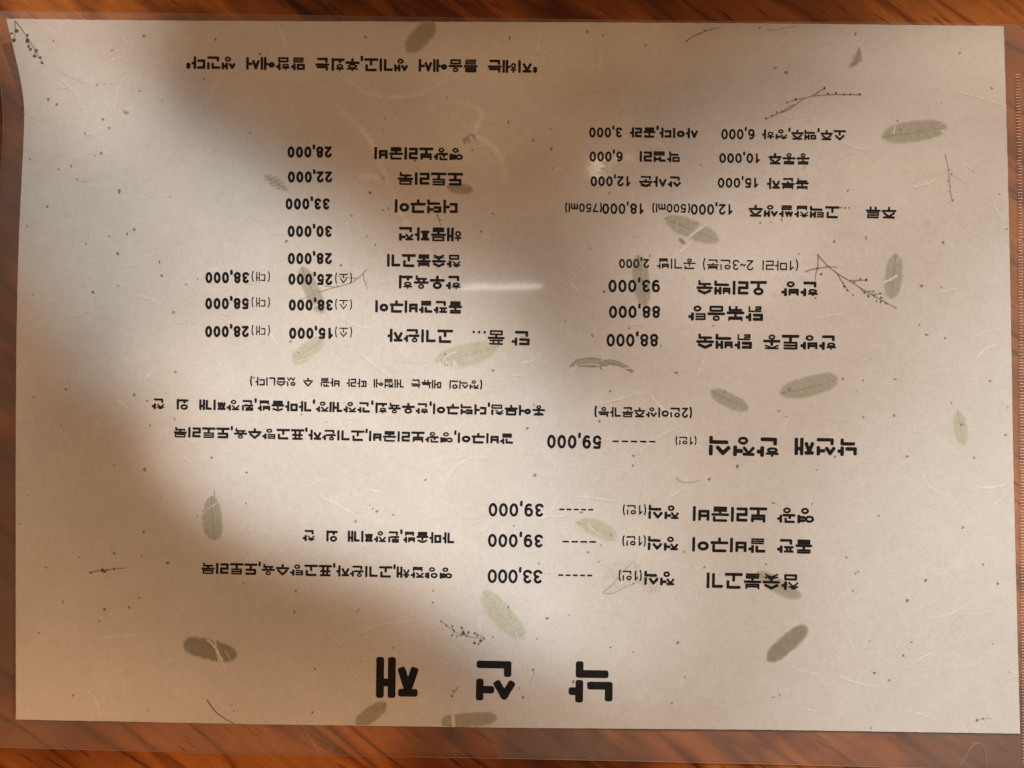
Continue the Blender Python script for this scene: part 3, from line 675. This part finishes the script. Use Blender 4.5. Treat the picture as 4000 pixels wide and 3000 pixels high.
# skeleton leaf: a mesh of veins with hardly any blade
def skeleton():
    rng = random.Random(3)
    out = [Q(*p) for p in ((790, 385), (800, 340), (850, 310), (930, 290), (1000, 295), (1035, 330), (1060, 385), (1130, 430), (1160, 495), (1100, 480), (1050, 450), (980, 445), (930, 470), (870, 505), (830, 512), (790, 485), (800, 455), (860, 435), (850, 400), (800, 405))]
    def inside(x, y):
        c_ = False
        for (x1, y1), (x2, y2) in zip(out, out[1:] + out[:1]):
            if (y1 > y) != (y2 > y) and x < (x2 - x1) * (y - y1) / (y2 - y1) + x1: c_ = not c_
        return c_
    x0, y0 = Q(780, 280); st = 6.0; nx, ny = 42, 26; mb = MB(); vs = []; fd = []
    for j in range(ny + 1):
        for i in range(nx + 1):
            x, y = x0 + i * st, y0 + j * st; vs.append(at(x, y, .00003))
            fd.append(rng.uniform(.18, .5) if inside(x, y) and inside(x + 7, y) and inside(x - 7, y) and inside(x, y + 6) else 0.0)
    fs = [(q, q + 1, q + nx + 2, q + nx + 1) for j in range(ny) for i in range(nx) for q in [j * (nx + 1) + i] if fd[q] + fd[q + 1] + fd[q + nx + 1] + fd[q + nx + 2] > 0]
    mb.add(vs, fs, fd)
    lf = mb.build('pressed_leaf', M_LEAF['pale'], MENU); lf['label'] = 'decayed skeleton leaf, only its vein net left, behind a bracketed note'
    mb = MB()
    ribbon(mb, [Q(*p) for p in ((795, 500), (850, 455), (920, 370), (990, 303), (1005, 360), (1012, 420))], 1.8, 1.4, .000038)
    ribbon(mb, [Q(*p) for p in ((800, 505), (870, 500), (930, 465), (990, 440), (1060, 400), (1150, 405))], 1.5, 1.0, .000038)
    for _ in range(46):
        x = rng.uniform(800, 1130); y = rng.uniform(300, 500)
        if x > 1020 and y < 400: continue
        a = rng.random() * 6.28; l_ = rng.uniform(14, 36)
        ribbon(mb, [Q(x + l_ * t * math.cos(a + t * .7), y + l_ * t * math.sin(a + t * .7)) for t in (0, .33, .66, 1)], .9, .6, .000036, .7, .5)
    for k in range(7):
        x = 1040 + 16 * k; ribbon(mb, [Q(x, 440 - k * 3), Q(x + 14, 470), Q(x + 18 + 4 * (k % 3), 490 + 6 * (k % 2))], 1, .7, .000036)
    mb.build('leaf_vein', M_VEINS, lf)
skeleton()

# ------------------------------------------------------------------ dried sprigs
def sprig(label, stems, buds, faint=False, w=2.4, bw=6.5, name='pressed_sprig', mt=None):
    mb = MB()
    for s in stems:
        s = smooth_pts(s, 2); ribbon(mb, s, w * 1.1, w * .6, .00004)
    root = mb.build(name, mt or M_STEM, MENU); root['label'] = label
    for k, (x, y) in enumerate(buds):
        rng = random.Random(k * 31 + int(x)); mb = MB(); vs = [at(x, y, .000046)]; n = 9; r0 = bw * rng.uniform(.75, 1.35); a0 = rng.random() * 6
        el = rng.uniform(.6, .95)
        for rr, z in ((.62, .000046), (1, .000046)):
            for i in range(n):
                t = 6.283 * i / n; r = r0 * rr * rng.uniform(.75, 1.3); ux, uy = r * math.cos(t), r * el * math.sin(t)
                vs.append(at(x + ux * math.cos(a0) - uy * math.sin(a0), y + ux * math.sin(a0) + uy * math.cos(a0), z))
        fs = [(0, i + 1, (i + 1) % n + 1) for i in range(n)] + [(i + 1, i + 1 + n, (i + 1) % n + 1 + n, (i + 1) % n + 1) for i in range(n)]
        mb.add(vs, fs, [1] * (n + 1) + [.25] * n); mb.build('bud', M_BUDS if faint else M_BUD, root)
    return root
sprig('dark budded sprig running down from the top left corner of the paper', [PP(0, 0, 128, 175, 180, 240, 240, 330, 300, 425, 370, 550), PP(0, 0, 130, 180, 132, 270, 124, 345), PP(0, 0, 238, 330, 245, 400, 262, 425), PP(0, 0, 300, 420, 300, 485)],
      PP(0, 0, 100, 288, 142, 268, 120, 348, 235, 305, 236, 350, 248, 400, 262, 424, 312, 438, 300, 484, 345, 497, 363, 543), w=2.4, bw=8.4)
sprig('two-branched dry sprig with dark buds in the upper right', [PP(3, 0, 800, 818, 650, 815, 500, 820, 400, 826, 310, 848, 240, 905, 180, 950, 110, 975), PP(3, 0, 380, 830, 430, 798, 485, 762), PP(3, 0, 310, 848, 240, 860, 165, 885), PP(3, 0, 230, 900, 120, 965, 40, 1000, -20, 1030)],
      PP(3, 0, 795, 815, 712, 815, 655, 815, 590, 805, 520, 810, 487, 762, 430, 800, 240, 858, 165, 885, 120, 965, 75, 970, 35, 1000), faint=False, w=2.2, bw=5.4)
sprig('short faint sprig slanting at the top edge', [PP(2, 0, 1500, 357, 1560, 315, 1630, 288, 1700, 258, 1790, 236)], PP(2, 0, 1508, 354, 1575, 305, 1620, 292, 1662, 262), faint=True, w=2.2, bw=6)
sprig('slender upright sprig close to the right edge', [PP(3, 0, 1530, 1328, 1552, 1420, 1565, 1520, 1575, 1640) + PP(3, 1, 1590, 75)], PP(3, 0, 1572, 1465, 1585, 1505, 1560, 1560, 1575, 1610, 1565, 1650) + PP(3, 1, 1585, 30, 1595, 72), faint=True, w=1.8, bw=4.6)
sprig('large branching dry sprig between the print and an upright leaf', [PP(3, 1, 430, 545, 520, 645, 600, 705, 700, 765, 800, 830, 900, 890, 1000, 945, 1112, 1006), PP(3, 1, 432, 550, 430, 655, 412, 705, 408, 770), PP(3, 1, 318, 690, 400, 662, 440, 660, 520, 642, 600, 652),
      PP(3, 1, 600, 705, 640, 780, 690, 850), PP(3, 1, 700, 765, 760, 765, 850, 758), PP(3, 1, 790, 820, 840, 880), PP(3, 1, 860, 860, 925, 855), PP(3, 1, 900, 890, 985, 875)],
      PP(3, 1, 430, 546, 432, 655, 458, 708, 650, 790, 662, 815, 688, 852, 735, 888, 798, 750, 848, 760, 745, 780, 835, 868, 866, 898, 905, 860, 915, 895, 968, 875, 935, 940, 978, 915, 975, 945, 1020, 960, 412, 915), w=3.0, bw=6.2)
sprig('bare forked twig between two prices in the left column', [PP(1, 1, 962, 664, 900, 730, 850, 770, 780, 800, 700, 820, 600, 845, 500, 885, 400, 926), PP(1, 1, 925, 705, 935, 760, 965, 840), PP(1, 1, 865, 745, 800, 740, 700, 728), PP(1, 1, 690, 822, 640, 818, 590, 808), PP(1, 1, 620, 842, 560, 862, 515, 850)],
      PP(1, 1, 935, 765, 948, 790, 705, 815), w=1.8, bw=4, faint=True)
sprig('clustered budded sprig just above the heading', [PP(1, 3, 1598, 388, 1650, 430, 1710, 472, 1740, 500, 1800, 495), PP(1, 3, 1690, 425, 1712, 470, 1695, 515), PP(1, 3, 1780, 440, 1795, 500, 1730, 522), PP(1, 3, 1800, 495, 1850, 530, 1910, 535, 1980, 540), PP(1, 3, 1980, 540, 1935, 510, 1890, 495), PP(1, 3, 1980, 540, 1945, 560, 1920, 590)],
      PP(1, 3, 1600, 390, 1645, 428, 1697, 432, 1778, 448, 1695, 512, 1712, 475, 1790, 485, 1797, 500, 1780, 505, 1835, 488, 1820, 520, 1890, 495, 1912, 515, 1940, 560, 1890, 578, 1922, 588, 2048, 526, 1735, 520), w=1.7, bw=5.6)
sprig('small dark sprig lying level at lower left', [PP(0, 2, 782, 1630, 840, 1612, 900, 1610, 990, 1595, 1085, 1590), PP(0, 2, 880, 1612, 915, 1628)], PP(0, 2, 782, 1630, 885, 1610, 905, 1618, 930, 1605, 985, 1598), w=2.4, bw=6.4)
sprig('tiny sprig between two heading letters', [PP(1, 3, 1748, 957, 1715, 1000, 1692, 1048), PP(1, 3, 1722, 992, 1692, 995)], PP(1, 3, 1690, 1040, 1700, 996), w=1.7, bw=5, faint=True)
sprig('brown twig running off the lower edge at the left', [PP(0, 3, 1788, 1068, 1825, 1125, 1870, 1182, 1930, 1225, 2022, 1276)], [], w=3.6, name='pressed_twig')
sprig('thin curved grass stalk in the blank band', [PP(2, 2, 1412, 808, 1450, 840, 1492, 853, 1560, 848, 1632, 832)], [], w=1.9, name='pressed_twig', mt=M_VEINS)
sprig('two linked buds on a hair-thin stalk at the bottom right corner', [PP(3, 3, 1805, 1248, 1858, 1232, 1932, 1230)], PP(3, 3, 1808, 1247, 1857, 1233), faint=True, w=1.1, bw=7)
sprig('short upright twig between two dish names', [PP(1, 1, 1565, 180, 1580, 235, 1598, 296), PP(1, 1, 1578, 235, 1608, 244)], PP(1, 1, 1568, 205, 1585, 240), w=1.9, bw=3.6)
sprig('faint pair of specks on a stalk at lower right', [PP(3, 3, 30, 1048, 65, 1044), PP(3, 3, 98, 1015, 103, 1045)], PP(3, 3, 100, 1030), faint=True, w=1.5, bw=4.5)
sprig('bent hair beside the middle heading letter', [PP(2, 3, 182, 815, 192, 850, 170, 890, 150, 940)], PP(2, 3, 182, 808), w=.9, bw=4)
sprig('stalk standing up from a green leaf at middle left', [PP(0, 2, 1850, 915, 1856, 970, 1850, 1040, 1880, 1120, 1885, 1240)], [], w=1.8, name='leaf_stalk', mt=M_VEINS)

# ------------------------------------------------------------------ flecks, fibres
def flecks():
    S = PP(0, 0, 968, 436, 838, 730, 462, 357, 420, 857, 490, 906, 1203, 785, 1400, 862, 888, 1030, 818, 1342, 876, 1323, 506, 1463, 615, 1437, 668, 1550, 1762, 681, 2158, 1144, 1030, 1645, 1863, 342, 1245, 310, 735, 1155, 260, 1375)
    S += PP(1, 0, 945, 320, 1110, 1023, 1207, 970, 1103, 1122, 1870, 1298, 2180, 1055, 35, 465, 2190, 330, 1373, 1387, 1650, 843)
    S += PP(2, 0, 650, 275, 783, 305, 1153, 388, 2142, 237, 1520, 928, 332, 1117, 180, 1213, 342, 1287, 1632, 1428, 2195, 1020, 60, 583)
    S += PP(3, 0, 756, 296, 807, 523, 158, 625, 60, 583, 1657, 460, 1933, 762, 1120, 1046, 690, 1648, 1145, 1120, 1497, 885)
    S += PP(0, 1, 1470, 36, 407, 126, 234, 295, 1158, 323, 1098, 359, 942, 384, 741, 446, 1014, 532, 1397, 722, 283, 889, 801, 866, 1706, 749, 1500, 1036, 1512, 1555, 1377, 603, 1030, 0)
    S += PP(1, 1, 988, 8, 825, 204, 962, 383, 1030, 455, 262, 424, 732, 632, 1948, 342, 2045, 186, 373, 1383, 1633, 1400, 299, 1290, 2047, 1542, 1654, 1495, 1142, 143, 1098, 157, 700, 815)
    S += PP(2, 1, 671, 487, 795, 862, 693, 1240, 1012, 1178, 1288, 1328, 1740, 1157, 950, 1420, 770, 1526, 1420, 1562, 1192, 551, 458, 1112, 2145, 267, 840, 10)
    S += PP(3, 1, 1385, 270, 848, 395, 570, 426, 1512, 437, 2062, 320, 2000, 20, 265, 535, 1500, 824, 1327, 813, 1310, 1147, 1528, 1262, 1917, 1632, 646, 1613, 1098, 1618, 25, 262, 118, 238, 1370, 1235, 820, 1628)
    S += PP(0, 2, 292, 113, 530, 357, 1160, 95, 1273, 146, 1508, 305, 1295, 358, 1248, 738, 1390, 986, 1705, 1142, 236, 964, 168, 1208, 1243, 1277, 988, 1463, 1223, 1487, 1448, 1547, 400, 1587, 687, 1498, 1828, 636, 2132, 764, 2125, 1033, 568, 48, 985, 705)
    S += PP(1, 2, 1463, 828, 985, 917, 988, 1050, 1001, 1078, 1047, 1099, 1184, 1130, 860, 1187, 393, 263, 785, 195, 610, 327)
    S += PP(2, 2, 848, 62, 1838, 70, 135, 382, 1045, 703, 196, 788, 1948, 712, 1705, 823, 598, 1108, 853, 1303, 655, 1452, 770, 1393, 750, 1535, 232, 1550, 1662, 1583, 1487, 1450, 192, 183, 16, 1225, 757, 322, 1048, 620, 2195, 1558)
    S += PP(3, 2, 95, 232, 160, 282, 825, 285, 1091, 272, 766, 57, 1585, 162, 2071, 203, 2053, 438, 1204, 625, 420, 744, 578, 628, 1780, 636, 45, 1028, 382, 1034, 957, 1137, 1685, 1240, 676, 1497, 1857, 1560, 780, 1620, 1673, 350, 758, 1637, 183, 48)
    S += PP(0, 3, 2104, 58, 543, 222, 903, 287, 1114, 271, 857, 390, 1205, 190, 338, 490, 632, 1030, 1273, 1161, 1994, 1120, 2023, 1168)
    S += PP(1, 3, 345, 132, 332, 313, 510, 805, 488, 1178, 1532, 128, 1528, 228, 2180, 268, 1187, 622, 910, 742)
    S += PP(2, 3, 303, 366, 495, 340, 214, 543, 850, 617, 1432, 575, 1049, 657, 1495, 872, 1382, 1098, 92, 1048, 530, 915, 65, 970, 1042, 72)
    S += PP(3, 3, 1360, 38, 733, 127, 1203, 213, 880, 562, 1943, 588, 1170, 688, 1242, 570, 1048, 899, 2082, 830, 890, 1312, 920, 838, 122, 535, 1985, 66)
    rng = random.Random(11); mb = MB()
    def fleck(x, y, r, zf=1.0):
        n = 7; a0 = rng.random() * 6.28; el = rng.uniform(.4, .9); vs = [at(x, y, .000044)]
        for i in range(n):
            t = 6.283 * i / n; rr = r * rng.uniform(.7, 1.3); ux, uy = rr * math.cos(t), rr * el * math.sin(t)
            vs.append(at(x + ux * math.cos(a0) - uy * math.sin(a0), y + ux * math.sin(a0) + uy * math.cos(a0), .000044))
        mb.add(vs, [(0, i + 1, (i + 1) % n + 1) for i in range(n)], [zf] + [zf * .55] * n)
    for x, y in S: fleck(x, y, rng.uniform(4.4, 8.2), rng.uniform(.85, 1.0))
    for _ in range(260): fleck(rng.uniform(120, 3900), rng.uniform(130, 2780), rng.uniform(1.0, 2.4), rng.uniform(.25, .6))
    o = mb.build('plant_flecks', M_SPECK, MENU); o['kind'] = 'stuff'; o['label'] = 'dark plant flecks scattered in the paper'
flecks()
def fibres():
    mb = MB(); rng = random.Random(5)
    K = [PP(2, 2, 1180, 50, 1240, 150, 1350, 260, 1450, 380, 1560, 490, 1680, 600), PP(2, 2, 1150, 65, 1020, 90, 900, 140, 700, 185), PP(2, 2, 1420, 380, 1300, 430, 1180, 520, 1060, 610), PP(2, 2, 400, 960, 370, 1030, 340, 1100, 310, 1160), PP(2, 2, 0, 1170, 200, 1160, 470, 1140, 530, 1110),
         PP(2, 2, 540, 970, 700, 980, 850, 1010, 960, 1030), PP(2, 2, 1310, 1010, 1400, 950, 1520, 890), PP(2, 1, 1695, 270, 1640, 310, 1580, 350, 1540, 390, 1500, 395),
         PP(0, 3, 1790, 550, 1850, 600, 1900, 690, 1940, 780, 1950, 840), PP(0, 3, 720, 970, 820, 1050, 855, 1150, 860, 1240), PP(0, 3, 870, 525, 1000, 525, 1100, 510, 1220, 512), PP(0, 3, 1490, 200, 1580, 280, 1660, 380),
         PP(1, 3, 520, 300, 600, 440, 650, 530, 750, 600, 800, 730, 830, 830, 880, 900), PP(1, 3, 880, 550, 930, 470, 1050, 420, 1240, 400, 1380, 380), PP(1, 3, 1940, 340, 1920, 440, 1990, 530, 2060, 630), PP(1, 3, 860, 400, 900, 260, 870, 320),
         PP(1, 2, 1620, 880, 1700, 720, 1850, 630, 1990, 640), PP(1, 2, 460, 920, 640, 1010, 800, 1090, 900, 1170), PP(1, 2, 950, 905, 1100, 940), PP(3, 2, 1320, 740, 1370, 870, 1470, 940), PP(3, 2, 1800, 880, 1920, 900, 2080, 860), PP(3, 2, 1940, 1050, 2090, 930),
         PP(3, 3, 1380, 350, 1500, 355, 1640, 300, 1750, 210), PP(3, 3, 1630, 310, 1800, 325, 1950, 300), PP(3, 3, 1260, 750, 1350, 690, 1480, 640), PP(3, 3, 250, 800, 460, 860), PP(3, 3, 600, 860, 800, 940, 960, 955), PP(3, 3, 1150, 1140, 1350, 1200, 1500, 1270), PP(3, 3, 300, 1140, 450, 1170),
         PP(3, 1, 1480, 850, 1520, 862, 1660, 830), PP(3, 1, 1740, 1260, 1900, 1200, 2080, 1170), PP(3, 1, 1800, 1440, 1870, 1350, 2010, 1310), PP(3, 1, 990, 780, 1060, 760, 1120, 715), PP(3, 1, 420, 1090, 600, 1060), PP(3, 1, 1940, 50, 1990, 190, 2060, 270),
         PP(3, 0, 650, 1230, 760, 1280, 900, 1300), PP(3, 0, 1640, 790, 1900, 860, 2060, 915), PP(3, 0, 1250, 1620, 1400, 1580, 1450, 1540), PP(2, 0, 780, 430, 750, 600, 740, 740), PP(2, 0, 245, 290, 215, 470), PP(2, 0, 600, 770, 750, 770, 880, 740), PP(2, 0, 470, 990, 600, 1070), PP(2, 0, 1090, 910, 1200, 885), PP(2, 0, 330, 1440, 400, 1465, 470, 1440),
         PP(1, 0, 180, 200, 240, 320, 270, 450), PP(0, 0, 510, 675, 600, 740, 660, 830), PP(0, 0, 1130, 620, 1040, 700, 1000, 830, 990, 1000), PP(0, 0, 940, 525, 1080, 480), PP(0, 0, 1820, 850, 1850, 740, 1900, 670), PP(0, 0, 1940, 410, 2060, 450),
         PP(0, 1, 1130, 890, 1270, 910, 1400, 970), PP(0, 1, 560, 1080, 700, 1050, 900, 980), PP(0, 1, 1920, 1070, 2000, 1140), PP(0, 1, 1240, 1620, 1320, 1550), PP(1, 1, 730, 1080, 850, 1150, 1000, 1180), PP(1, 1, 100, 1200, 200, 1330), PP(1, 1, 900, 1400, 1000, 1470, 1130, 1580),
         PP(2, 1, 0, 1580, 100, 1590), PP(2, 1, 60, 1480, 200, 1450, 260, 1380), PP(2, 1, 1600, 1600, 1640, 1480, 1700, 1390), PP(2, 1, 500, 1560, 560, 1500), PP(2, 1, 420, 820, 500, 790, 640, 630, 780, 500), PP(2, 1, 480, 760, 600, 880), PP(0, 2, 500, 540, 600, 400), PP(0, 2, 1010, 130, 1130, 230), PP(0, 2, 1570, 610, 1700, 720), PP(0, 2, 920, 1380, 940, 1520)]
    for s in K: ribbon(mb, smooth_pts(s, 3), rng.uniform(2.0, 4.0), rng.uniform(1.4, 3.0), .00005, rng.uniform(.7, 1), rng.uniform(.5, .9), True)
    for _ in range(520):
        x, y = rng.uniform(120, 3900), rng.uniform(130, 2780); a = rng.random() * 6.28; cu = rng.uniform(-1.8, 1.8); l_ = rng.uniform(25, 110); pts = [(x, y)]
        for k in range(6): a += cu / 6; pts.append((pts[-1][0] + l_ / 6 * math.cos(a), pts[-1][1] + l_ / 6 * math.sin(a)))
        if all(80 < p[0] < 3930 and 95 < p[1] < 2825 for p in pts): ribbon(mb, pts, rng.uniform(.8, 1.9), .6, .00005, rng.uniform(.4, .8), .4, True)
    o = mb.build('paper_fibres', M_FIBRE, MENU); o['kind'] = 'stuff'; o['label'] = 'pale curling fibres in the paper'
fibres()

# ------------------------------------------------------------------ film marks: embossed seam, creases, bubbles
def emboss():
    mb = MB(); rng = random.Random(2); y = 292
    edge = [(3975, 290), (3984, 700), (3988, 1200), (3991, 1700), (3996, 2300), (4003, 3000)]
    while y < 2990:
        x = interp(edge, (y - 290) / 2710)[0] + rng.uniform(-1, 1); w = rng.uniform(7, 10); hh = 2.6
        a = at(x - w, y - hh, .00002); b_ = at(x + w, y - hh, .00002); c_ = at(x + w, y + hh, .00002); d = at(x - w, y + hh, .00002)
        t0 = at(x - w * .7, y, .00028); t1 = at(x + w * .7, y, .00028)
        mb.add([a, b_, c_, d, t0, t1], [(0, 1, 5, 4), (2, 3, 4, 5), (0, 4, 3), (1, 2, 5)]); y += rng.uniform(10.5, 12.5)
    o = mb.build('embossed_seam', M_EMBOSS, MENU, smooth=False); o['kind'] = 'stuff'; o['label'] = 'row of tiny pressed ridges along the right margin of the film'
emboss()
def crease(pts, w=2.0, label=None):
    mb = MB(); pts = smooth_pts(pts, 3); v = []; f = []
    for i, p in enumerate(pts):
        a = pts[max(0, i - 1)]; c_ = pts[min(len(pts) - 1, i + 1)]; d = math.dist(a, c_); nx, ny = -(c_[1] - a[1]) / d, (c_[0] - a[0]) / d
        v += [at(p[0] + nx * w, p[1] + ny * w, -.0001), at(p[0], p[1], .00022), at(p[0] - nx * w, p[1] - ny * w, -.0001)]
    for i in range(len(pts) - 1): f += [(3 * i, 3 * i + 3, 3 * i + 4, 3 * i + 1), (3 * i + 1, 3 * i + 4, 3 * i + 5, 3 * i + 2)]
    mb.add(v, f); o = mb.build('film_crease', M_FILM_EDGE, MENU)
    if label: o['label'] = label
crease(PP(0, 3, 2022, 1290, 1960, 1350, 1920, 1440, 1893, 1540), 1.4, 'curved crease in the lower film margin at left')
crease(PP(1, 3, 400, 1300, 460, 1400, 510, 1480, 538, 1552), 1.8, 'bright crease in the lower film margin')
crease(PP(3, 3, 1660, 1640, 1720, 1540, 1770, 1460, 1810, 1442, 1850, 1452, 1882, 1520, 1890, 1645), 1.8, 'thumb-shaped crease at the bottom right corner of the film')
crease(PP(3, 0, 0, 258, 90, 250, 150, 235, 260, 222), 1.2, 'faint crease under the top edge')
crease(PP(0, 0, 4, 760, 20, 870, 26, 1000, 22, 1150, 8, 1330), 1.0, 'thin line down the left film edge')
# curved reflections on the film, painted as pale soft-edged ribbons
M_SHEEN = soft('painted_sheen', (0.98, 0.97, 0.94), (1.0, 0.99, 0.97), 0.95)
def paint_sheen(pts, w, k):
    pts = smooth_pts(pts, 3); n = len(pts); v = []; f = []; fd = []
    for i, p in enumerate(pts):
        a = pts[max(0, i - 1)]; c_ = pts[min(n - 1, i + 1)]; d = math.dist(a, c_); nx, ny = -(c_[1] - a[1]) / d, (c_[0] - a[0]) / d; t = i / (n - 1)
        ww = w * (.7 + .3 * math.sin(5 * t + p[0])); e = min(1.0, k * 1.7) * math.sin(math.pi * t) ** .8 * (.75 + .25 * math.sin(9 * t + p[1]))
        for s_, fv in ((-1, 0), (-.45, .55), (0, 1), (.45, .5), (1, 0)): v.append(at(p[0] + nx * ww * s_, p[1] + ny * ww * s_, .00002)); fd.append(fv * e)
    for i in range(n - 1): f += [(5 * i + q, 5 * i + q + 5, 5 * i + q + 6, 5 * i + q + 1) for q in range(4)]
    mb = MB(); mb.add(v, f, fd); mb.build('painted_sheen', M_SHEEN, MENU)
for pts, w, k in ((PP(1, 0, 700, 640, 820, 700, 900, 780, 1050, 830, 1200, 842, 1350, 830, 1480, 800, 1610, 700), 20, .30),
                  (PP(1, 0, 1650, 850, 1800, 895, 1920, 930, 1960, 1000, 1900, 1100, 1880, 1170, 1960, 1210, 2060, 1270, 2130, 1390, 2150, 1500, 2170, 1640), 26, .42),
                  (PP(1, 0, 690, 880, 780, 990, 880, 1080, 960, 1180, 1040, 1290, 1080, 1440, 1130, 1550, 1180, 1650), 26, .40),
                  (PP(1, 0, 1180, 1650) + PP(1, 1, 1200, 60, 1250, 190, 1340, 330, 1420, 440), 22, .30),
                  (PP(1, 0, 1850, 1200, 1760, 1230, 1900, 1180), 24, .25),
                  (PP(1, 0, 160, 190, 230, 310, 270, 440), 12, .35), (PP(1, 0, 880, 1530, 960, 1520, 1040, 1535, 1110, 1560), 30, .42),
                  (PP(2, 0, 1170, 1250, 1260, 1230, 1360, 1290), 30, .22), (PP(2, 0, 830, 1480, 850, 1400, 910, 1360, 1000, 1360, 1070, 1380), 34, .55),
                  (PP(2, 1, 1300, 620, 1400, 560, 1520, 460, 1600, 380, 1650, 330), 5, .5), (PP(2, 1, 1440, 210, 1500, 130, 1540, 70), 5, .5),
                  (PP(1, 1, 900, 1390, 1050, 1520, 1180, 1600), 10, .3), (PP(3, 1, 400, 1090, 650, 1050), 12, .3)): paint_sheen(pts, w, k)
def bubble(x, y, r):
    mb = MB(); vs = [at(x, y, .0004)]
    for rr, z in ((.6, .0003), (1, .00005)):
        for i in range(12): t = 6.283 * i / 12; vs.append(at(x + r * rr * math.cos(t), y + r * rr * .9 * math.sin(t), z))
    mb.add(vs, [(0, i + 1, (i + 1) % 12 + 1) for i in range(12)] + [(i + 1, i + 13, (i + 1) % 12 + 13, (i + 1) % 12 + 1) for i in range(12)])
    mb.build('film_bubble', M_EMBOSS, MENU)
for x, y, r in ((*P(0, 0, 1090, 958), 13), (*P(0, 0, 945, 1098), 7), (*P(0, 1, 1612, 793), 5), (*P(0, 1, 1020, 807), 3)): bubble(x, y, r)
